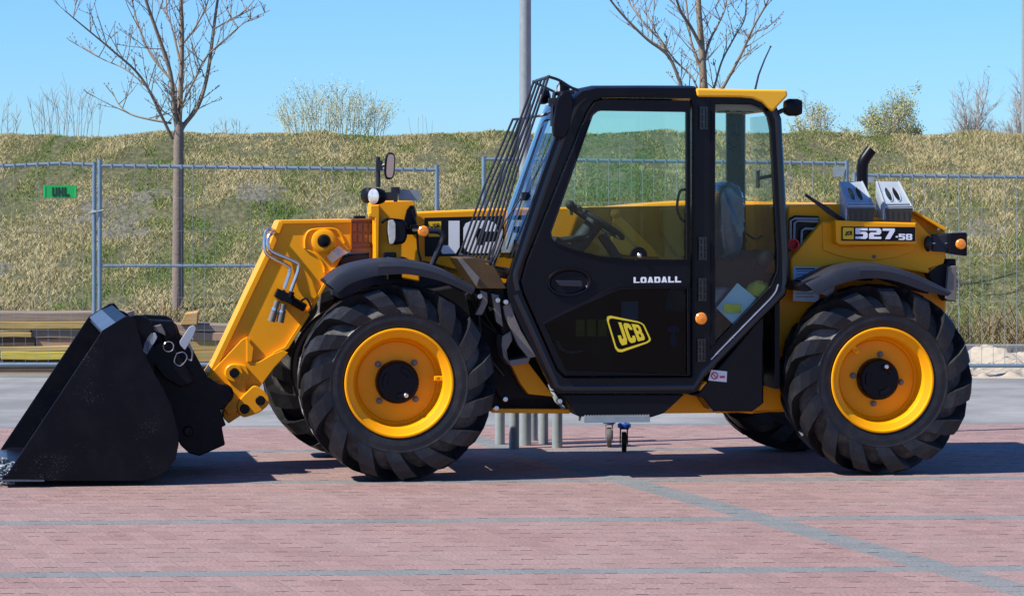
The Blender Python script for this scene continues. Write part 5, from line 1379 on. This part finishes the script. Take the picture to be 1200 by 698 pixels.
# upper lamps, mirror, plate
def lamp2(x, y, d, r, nm, lm='lens'):
    q = L(*zz(13, (x, y))[0], d); mb = MB(); A = Matrix.Rotation(R(38), 3, 'Z')
    pr = [(r * .97, -r * .5), (r, -r * .35), (r, r * .3), (r * .85, r * .9), (r * .4, r * 1.2), (0, r * 1.2)]
    m2 = MB().lathe(pr, (0, 0, 0), 'X', 22); mb.add([A @ v * 1.0 + q for v in m2.v], m2.f); o = mb.build(nm, M['doorblack'], tele, smooth=True, auto=40)
    m2 = MB().lathe([(r * .94, -r * .50), (r * .6, -r * .66), (0, -r * .72)], (0, 0, 0), 'X', 22); 
    MB().add([(A @ v) + q for v in m2.v], m2.f).build('lens', M[lm], o, smooth=True)
lamp2(92, 262, .62, .050, 'tower_lamp'); lamp2(52, 258, .95, .048, 'tower_lamp', 'doorblack')
mb = MB(); mb.box(L(*zz(13, (168, 262))[0], .70), (.07, .08, .05)); mb.box(L(*zz(13, (188, 232))[0], .70), (.05, .05, .04)); mb.tube([L(*zz(13, (190, 215))[0], .70), L(*zz(13, (190, 290))[0], .70)], .012, 8)
mb.tube([L(*zz(13, (100, 60))[0], .70), L(*zz(13, (101, 215))[0], .70)], .0145, 10); mb.box(L(*zz(13, (106, 105))[0], .70), (.04, .04, .06)); mb.tube([L(*zz(13, (108, 108))[0], .70), L(*zz(13, (140, 100))[0], .68)], .012, 8)
mb.build('lamp_bar', M['grille'], tele, smooth=True, auto=40)
c = L(*zz(13, (160, 107))[0], .66)
mm = oval(c, .032, .082, R(-4), .035, 'doorblack', 'front_mirror', tele)
def flat_oval(c, a, b, tilt, m, name, parent):
    n = 26; v = []
    for i in range(n):
        t = 2 * math.pi * i / n; ex = math.copysign(abs(math.cos(t)) ** .6, math.cos(t)) * a; ez = math.copysign(abs(math.sin(t)) ** .6, math.sin(t)) * b
        v.append(c + Vector((ex * math.cos(tilt) - ez * math.sin(tilt), .4 * ex, ex * math.sin(tilt) + ez * math.cos(tilt))))
    w = [p + Vector((0, .003, 0)) for p in v]
    return MB().add(v + w, [tuple(range(n)), tuple(range(2 * n - 1, n - 1, -1))] + [(i, (i + 1) % n, (i + 1) % n + n, i + n) for i in range(n)]).build(name, M[m], parent)
flat_oval(c + Vector((0, -.034, 0)), .023, .070, R(-4), 'mirror', 'mirror_glass', mm)
P('light_plate', zz(13, (200, 226), (316, 230), (318, 284), (208, 284)), .74, .745, 'zinc', bevel=0)

# ---------------------------------------------------------------- mudguards
def guard(name, up, lo, y0, y1, endcap=True):
    a = curve_pts([L(x, y, y0) for (x, y) in up], 6); b = curve_pts([L(x, y, y0) for (x, y) in lo], 6)
    k = min(len(a), len(b)); a, b = a[:k], b[:k]
    def sh(r_, y, dz=0): return [Vector((p.x, y, p.z + dz)) for p in r_]
    rows = [sh(b, y0, .0), sh([p.lerp(q, .65) for p, q in zip(b, a)], y0 - .006), sh(a, y0 + .012), sh(a, y0 + .05, .010), sh(a, (y0 + y1) / 2, .020), sh(a, y1 - .04, .010), sh(a, y1), sh(b, y1)]
    inn = [sh(b, y0 + .010), sh([p.lerp(q, .7) for p, q in zip(b, a)], y0 + .02, -.004), sh([p.lerp(q, .8) for p, q in zip(b, a)], (y0 + y1) / 2), sh([p.lerp(q, .7) for p, q in zip(b, a)], y1 - .02), sh(b, y1 - .01)]
    mb = MB(); mb.loft(rows); mb.loft(inn); mb.loft([rows[0], inn[0]]); mb.loft([rows[-1], inn[-1]])
    for e in (0, -1):
        loop = [r_[e] for r_ in rows] + [r_[e] for r_ in reversed(inn)]
        mb.add(loop, [tuple(range(len(loop)))])
    return mb.build(name, M['fender'], tele, smooth=True, auto=40)
g = guard('front_mudguard', [(382.5, 331), (396, 320), (412, 313), (436, 308), (458, 306.5), (480, 308), (508, 314), (532, 324), (557, 338)],
      [(397, 342.5), (408, 334), (422, 328), (440, 323.5), (458, 321.5), (478, 321.5), (504, 326), (528, 333.5), (553, 345)], -.012, .43)
guard('rear_mudguard', [(945, 333), (962, 325), (982, 316), (1004, 312), (1026, 311.5), (1044, 314), (1064, 319), (1086, 328), (1116, 343)],
      [(960, 346), (972, 338), (990, 331), (1008, 327), (1026, 326), (1044, 328), (1062, 333), (1084, 341), (1110, 347)], -.012, .43)
P('mudguard_tip', zz(7, (262, 612), (300, 590), (345, 572), (380, 560), (350, 595), (330, 622), (300, 634), (272, 632)), .02, .42, 'doorblack', bevel=.004)
for q in ((cf.x + .02, .46, 1.2), (cr_.x, .46, 1.18)): MB().box(q, (.08, .10, .06)).build('mudguard_stay', M['dark'], tele)

# ---------------------------------------------------------------- rear body
RB0 = .46
body = P('rear_body', [(897, 366), (924, 300), (924, 241), (940, 240.5), (984, 239.5), (1010, 243), (1070, 249), (1108, 267.5), (1109, 304), (1109, 360), (1106, 400), (1000, 410), (960, 440), (930, 482), (838, 484), (838, 474), (880, 482), (893, 470)], RB0, 1.6, 'yellow', bevel=.012)
P('bonnet', zz(7, (232, 500), (365, 345), (420, 345), (425, 330), (735, 330), (800, 400), (868, 420), (868, 480), (860, 520), (800, 560), (600, 530), (480, 530), (380, 560), (300, 590), (235, 610)), RB0 - .10, RB0 - .005, 'yellow', parent=body, bevel=.014)
P('bonnet_panel', zz(7, (362, 352), (428, 352), (432, 450), (740, 440), (738, 470), (660, 495), (570, 507), (480, 500), (415, 483), (365, 465)), RB0 - .112, RB0 - .099, 'yellow', parent=body, bevel=.004)
mb = MB(); mb.lathe([(.012, 0), (.012, -.006), (0, -.008)], L(*zz(7, (573, 490))[0], RB0 - .113), 'Y', 12); mb.lathe([(.010, 0), (.010, -.006), (0, -.008)], L(*zz(7, (838, 380))[0], RB0 - .105), 'Y', 12)
mb.build('panel_screws', M['gunmetal'], body, smooth=True)
bx = P('model_box', zz(7, (415, 342), (745, 355), (747, 442), (430, 442), (418, 430)), .24, RB0, 'yellow', bevel=.006)
P('decal', zz(7, (440, 368), (742, 370), (742, 428), (440, 426)), .236, .239, 'decal', parent=bx, bevel=0)
P('emblem', zz(7, (446, 372), (490, 373), (490, 420), (446, 419)), .233, .2355, 'decalyellow', parent=bx, bevel=0)
mb = MB(); letters(mb, 'JCB', [L(*zz(7, p)[0], .232) for p in ((455, 405), (484, 402), (482, 386), (453, 389))], gap=.15, thick=.001); mb.build('small_lettering', M['decal'], bx)
mb = MB(); letters(mb, '527', [L(*zz(7, p)[0], .234) for p in ((497, 418), (658, 419), (658, 376), (497, 374))], gap=.12, thick=.001)
letters(mb, '-58', [L(*zz(7, p)[0], .234) for p in ((662, 422), (729, 423), (729, 398), (662, 397))], gap=.12, thick=.001, widths=[.35, 1, 1]); mb.build('lettering', M['white'], bx)
P('info_sticker', zz(7, (243, 531), (413, 535), (412, 620), (400, 660), (352, 640), (345, 676), (242, 672)), RB0 - .108, RB0 - .106, 'paper', parent=body, bevel=0)
mb = MB()
for k in range(9): mb.box(L(*zz(7, (292, 550 + 13 * k))[0], RB0 - .110), (.11, .002, .004))
mb.box(L(*zz(7, (292, 540))[0], RB0 - .110), (.12, .002, .008)); mb.build('sticker_print', M['fender'], body)
# engine bay opening with pipes, red cap
P('bay_recess', zz(7, (225, 335), (250, 322), (348, 325), (350, 352), (262, 460), (225, 470)), RB0 - .02, RB0 - .004, 'decal', parent=body, bevel=.004)
mb = MB()
for pl in (((232, 430), (232, 345), (250, 335), (345, 337)), ((246, 425), (248, 352), (262, 345), (345, 348)), ((276, 440), (278, 385), (290, 376), (345, 378))): mb.tube([L(*zz(7, p)[0], RB0 - .05) for p in pl], .0075, 8)
mb.build('bay_pipes', M['zinc'], tele, smooth=True)
MB().lathe([(.034, 0), (.036, -.03), (.027, -.034), (.024, .0), (0, .0)], L(*zz(7, (240, 441))[0], RB0 - .13), 'Y', 20).build('filler_cap', M['red'], tele, smooth=True)
mb = MB(); mb.tube(curve_pts([L(*zz(7, p)[0], .30) for p in ((292, 240), (330, 262), (380, 290), (445, 342), (400, 322), (340, 275), (292, 240))], 4), .007, 6)
mb.tube([L(*zz(7, (292, 238))[0], .3), L(*zz(7, (450, 342))[0], .3)], .010, 6); mb.build('rear_wiper', M['grille'], tele, smooth=True)
# exhaust
mb = MB(); mb.tube(curve_pts([L(x, y, .95) for (x, y) in ((1010.5, 245), (1010.5, 212), (1010.5, 197), (1012.5, 188), (1017, 181), (1021, 175.5))], 8), .036, 22, cap=False)
mb.tube(curve_pts([L(x, y, .95) for (x, y) in ((1021, 175.5), (1017, 181), (1012.5, 188), (1010.5, 197), (1010.5, 212))], 6), .029, 18); mb.build('exhaust_pipe', M['doorblack'], tele, smooth=True)
# rear light arm and flap
rl = P('rear_light', zz(7, (878, 396), (955, 392), (955, 489), (900, 482), (880, 476)), .30, .42, 'doorblack', bevel=.008)
q = L(*zz(7, (928, 440))[0], .296); MB().lathe([(.032, .004), (.032, -.006), (.026, -.012), (0, -.014)], q, 'Y', 24).build('indicator_lens', M['amber'], rl, smooth=True)
P('light_housing', zz(7, (812, 402), (885, 397), (890, 474), (814, 470)), .33, .43, 'fender', parent=rl, bevel=.006)
mb = MB()
for x in (818, 870): mb.box(L(*zz(7, (x, 436))[0], .328), (.018, .004, .004))
mb.build('housing_marks', M['steel'], rl)
MB().ball(L(*zz(7, (794, 438))[0], .32), .026, 8, (1, 1, 1.9)).build('rubber_boot', M['rubber'], rl, smooth=True)
P('rear_bracket_plate', zz(7, (790, 535), (830, 522), (870, 520), (880, 500), (908, 500), (912, 560), (908, 675), (865, 672), (800, 575)), .36, .46, 'dark', bevel=.006)
P('rear_flap', zz(7, (878, 530), (912, 528), (908, 674), (866, 668)), .30, .34, 'gunmetal', bevel=.004)
P('rear_edge_trim', zz(7, (735, 308), (742, 304), (872, 375), (865, 388), (838, 372)), RB0 - .11, RB0 + .3, 'yellow', bevel=.004, parent=body)
for o in list(bpy.data.objects):
    if o.name.startswith('hydraulic_hoses') : pass

# ---------------------------------------------------------------- loose things on and in the machine (top level, real places)
def toworld(o, label, cat, group=None):
    o.data.transform(MR); return tag(o, label, cat, group)
def steel_box(pts_top, zfront, label):
    """(front-left, front-right, back-right, back-left) of the sloping lid in pixels"""
    dn, df = .26, .50
    fl, fr, br, bl = L(*pts_top[0], dn), L(*pts_top[1], dn), L(*pts_top[2], df), L(*pts_top[3], df)
    ref = Vector((0, 0, 0)); t = thing('vented_box', label, 'steel box', MR @ Vector(((fl.x + fr.x) / 2, (dn + df) / 2, zfront)), PSI, 'vented steel boxes on the rear deck')
    off = Vector(((fl.x + fr.x) / 2, (dn + df) / 2, zfront))
    def w(p): return p - off
    th = Vector((0, 0, 0))
    # lid with two oval slots, built as a grid ring
    o_ = [(0, 0), (1, 0), (1, 1), (0, 1)]
    def oval2(cx, cy, a, b, n=16): return [(cx + a * math.cos(2 * math.pi * i / n), cy + b * math.sin(2 * math.pi * i / n)) for i in range(n)]
    hs = [oval2(.32, .50, .12, .26), oval2(.62, .50, .12, .26)]
    loops = [o_] + hs; flat = [p for l in loops for p in l]
    tr = tessellate_polygon([[Vector((p[0], p[1], 0)) for p in l] for l in loops])
    def bl4(u, v): return fl * (1 - u) * (1 - v) + fr * u * (1 - v) + br * u * v + bl * (1 - u) * v
    nrm = (fr - fl).cross(bl - fl).normalized() * .006
    P3 = [w(bl4(*p)) for p in flat]; n = len(P3); mb = MB(); f = [tuple(q) for q in tr] + [tuple(i + n for i in reversed(q)) for q in tr]; q_ = 0
    for l in loops:
        k = len(l); f += [(q_ + i, q_ + (i + 1) % k, q_ + (i + 1) % k + n, q_ + i + n) for i in range(k)]; q_ += k
    mb.add(P3 + [p - nrm for p in P3], f); lid = mb.build('lid', M['boxsteel'], t)
    mb = MB()
    for h in hs:
        pl = [w(bl4(*p)) + nrm * .6 for p in h]; mb.tube(pl + pl[:2], .0035, 5, cap=False)
    for a, b in (((.03, .04), (.03, .97)), ((.97, .04), (.97, .97)), ((.03, .04), (.97, .04)), ((.03, .13), (.97, .13))): mb.tube([w(bl4(*a)) + nrm, w(bl4(*b)) + nrm], .005, 6)
    mb.build('lid_rims', M['boxsteel'], t, smooth=True)
    zb = Vector((0, 0, zfront)); 
    fl0, fr0, br0, bl0 = [Vector((p.x, p.y, zfront)) for p in (fl, fr, br, bl)]
    mb = MB(); mb.add([w(p) for p in (fl, fr, fr0 + Vector((-.012, 0, 0)), fl0 + Vector((.012, 0, 0)))], [(0, 1, 2, 3)])
    for k in range(4):
        a = fl.lerp(fr, .12 + .2 * k); b = fl.lerp(fr, .26 + .2 * k); c_, d_ = .2, .85
        qd = [Vector((a.x, a.y - .004, a.z + (zfront - a.z) * c_)), Vector((b.x, b.y - .004, b.z + (zfront - b.z) * c_)), Vector((b.x, b.y - .004, b.z + (zfront - b.z) * d_)), Vector((a.x, a.y - .004, a.z + (zfront - a.z) * d_))]
        mb.add([w(p) for p in qd] + [w(p + Vector((0, .004, 0))) for p in qd], [(0, 1, 2, 3), (0, 4, 5, 1), (1, 5, 6, 2), (2, 6, 7, 3), (3, 7, 4, 0)])
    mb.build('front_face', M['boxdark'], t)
    mb = MB(); mb.add([w(p) for p in (fl, bl, bl0, fl0 + Vector((.012, 0, 0)))], [(0, 1, 2, 3)]); mb.add([w(p) for p in (fr, br, br0, fr0 - Vector((.012, 0, 0)))], [(0, 3, 2, 1)])
    mb.add([w(p) for p in (bl, br, br0, bl0)], [(0, 1, 2, 3)]); mb.add([w(p) for p in (fl0, fr0, br0, bl0)], [(0, 3, 2, 1)])
    for k in range(7):
        v_ = (k + .6) / 8; a = fl.lerp(bl, v_); mb.box(w(Vector((a.x - .003, a.y, (a.z + zfront) / 2))), (.006, .010, (a.z - zfront) * .7))
    mb.build('casing', M['boxsteel'], t)
zb_ = L(1000, 261, .26).z
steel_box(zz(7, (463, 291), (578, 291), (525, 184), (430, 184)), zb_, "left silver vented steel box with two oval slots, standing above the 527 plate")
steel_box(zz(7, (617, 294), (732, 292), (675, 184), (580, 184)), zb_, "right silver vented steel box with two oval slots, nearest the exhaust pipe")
# shelf that carries both
P('rear_shelf', zz(7, (420, 345), (745, 352), (745, 358), (422, 352)), .245, RB0 + .3, 'yellow', bevel=.002)
# card and cloth behind the quarter glass
cq = [L(x, y, d) for (x, y, d) in ((*zz(11, (52, 486))[0], .22), (*zz(11, (108, 540))[0], .17), (*zz(11, (176, 455))[0], .20), (*zz(11, (118, 408))[0], .25))]
mb = MB(); nn = (cq[1] - cq[0]).cross(cq[3] - cq[0]).normalized() * .012; mb.add(cq + [p + nn for p in cq], [(0, 1, 2, 3), (7, 6, 5, 4), (0, 4, 5, 1), (1, 5, 6, 2), (2, 6, 7, 3), (3, 7, 4, 0)])
bk = mb.build('booklet', M['card'], None); bk.data.transform(MR); tag(bk, "pale blue booklet with a yellow sticker leaning inside the cab's rear quarter window", 'booklet')
lq = [L(*zz(11, p)[0], .165) for p in ((76, 498), (130, 500), (130, 474), (78, 470))]
mb = MB(); mb.add(lq + [p + Vector((0, .002, 0)) for p in lq], [(0, 1, 2, 3), (7, 6, 5, 4)])
st = mb.build('printed_label', M['stickery'], None); st.data.transform(MR); st.data.transform(Matrix.Translation(-bk.location)); st.parent = bk
c = L(*zz(11, (186, 430))[0], .24); rs = random.Random(9); mb = MB(); mb.ball(c, .07, 9, (1.1, .7, .75)); mb.v = [v + Vector((rs.uniform(-1, 1), rs.uniform(-1, 1), rs.uniform(-1, 1))) * .010 for v in mb.v]
o = mb.build('cloth', M['cloth'], None, smooth=True, auto=70); toworld(o, "crumpled yellow cloth lying beside the blue booklet in the cab", 'cloth')
c = L(789, 396, .18); mb = MB(); mb.box(c + Vector((0, 0, .05)), (.07, .03, .03)); mb.tube([c + Vector((-.03, 0, .05)), c + Vector((.02, 0, .065))], .016, 8); mb.box(c + Vector((0, 0, -.02)), (.035, .03, .06)); mb.tube([c + Vector((0, 0, -.03)), c + Vector((0, 0, .05))], .012, 8)
o = mb.build('spray_nozzle', M['bluep'], None, bevel=.004); toworld(o, "small blue tap or nozzle seen through the lower door glass right of the logo", 'nozzle')
c = L(668, 400, .25); mb = MB(); mb.tube(curve_pts([L(*zz(6, p)[0], .17) for p in ((248, 322), (262, 345), (290, 356), (330, 352))], 5), .014, 8, r2=.006); mb.build('pedal', M['zinc'], tele, smooth=True)
# chain in the mouth of the bucket
mb = MB(); rs = random.Random(2)
for i in range(95):
    v_ = rs.random(); x = rs.uniform(-20, 17 - 12 * abs(v_ - .5)); c = BK(x, 560, rs.uniform(.05, .7)); c.z = .03 + rs.random() ** 1.3 * .17 * max(0.15, 1 - (x + 20) / 48)
    a = Matrix.Rotation(rs.uniform(0, 3), 3, 'X') @ Matrix.Rotation(rs.uniform(0, 3), 3, 'Z'); n = 8
    pts = [c + a @ Vector((.024 * math.cos(2 * math.pi * k / n), .015 * math.sin(2 * math.pi * k / n), 0)) for k in range(n)]; mb.tube(pts + pts[:2], .007, 5, cap=False)
o = mb.build('chain', M['zinc'], None, smooth=True); toworld(o, "heap of steel chain lying in the mouth of the black bucket", 'chain')
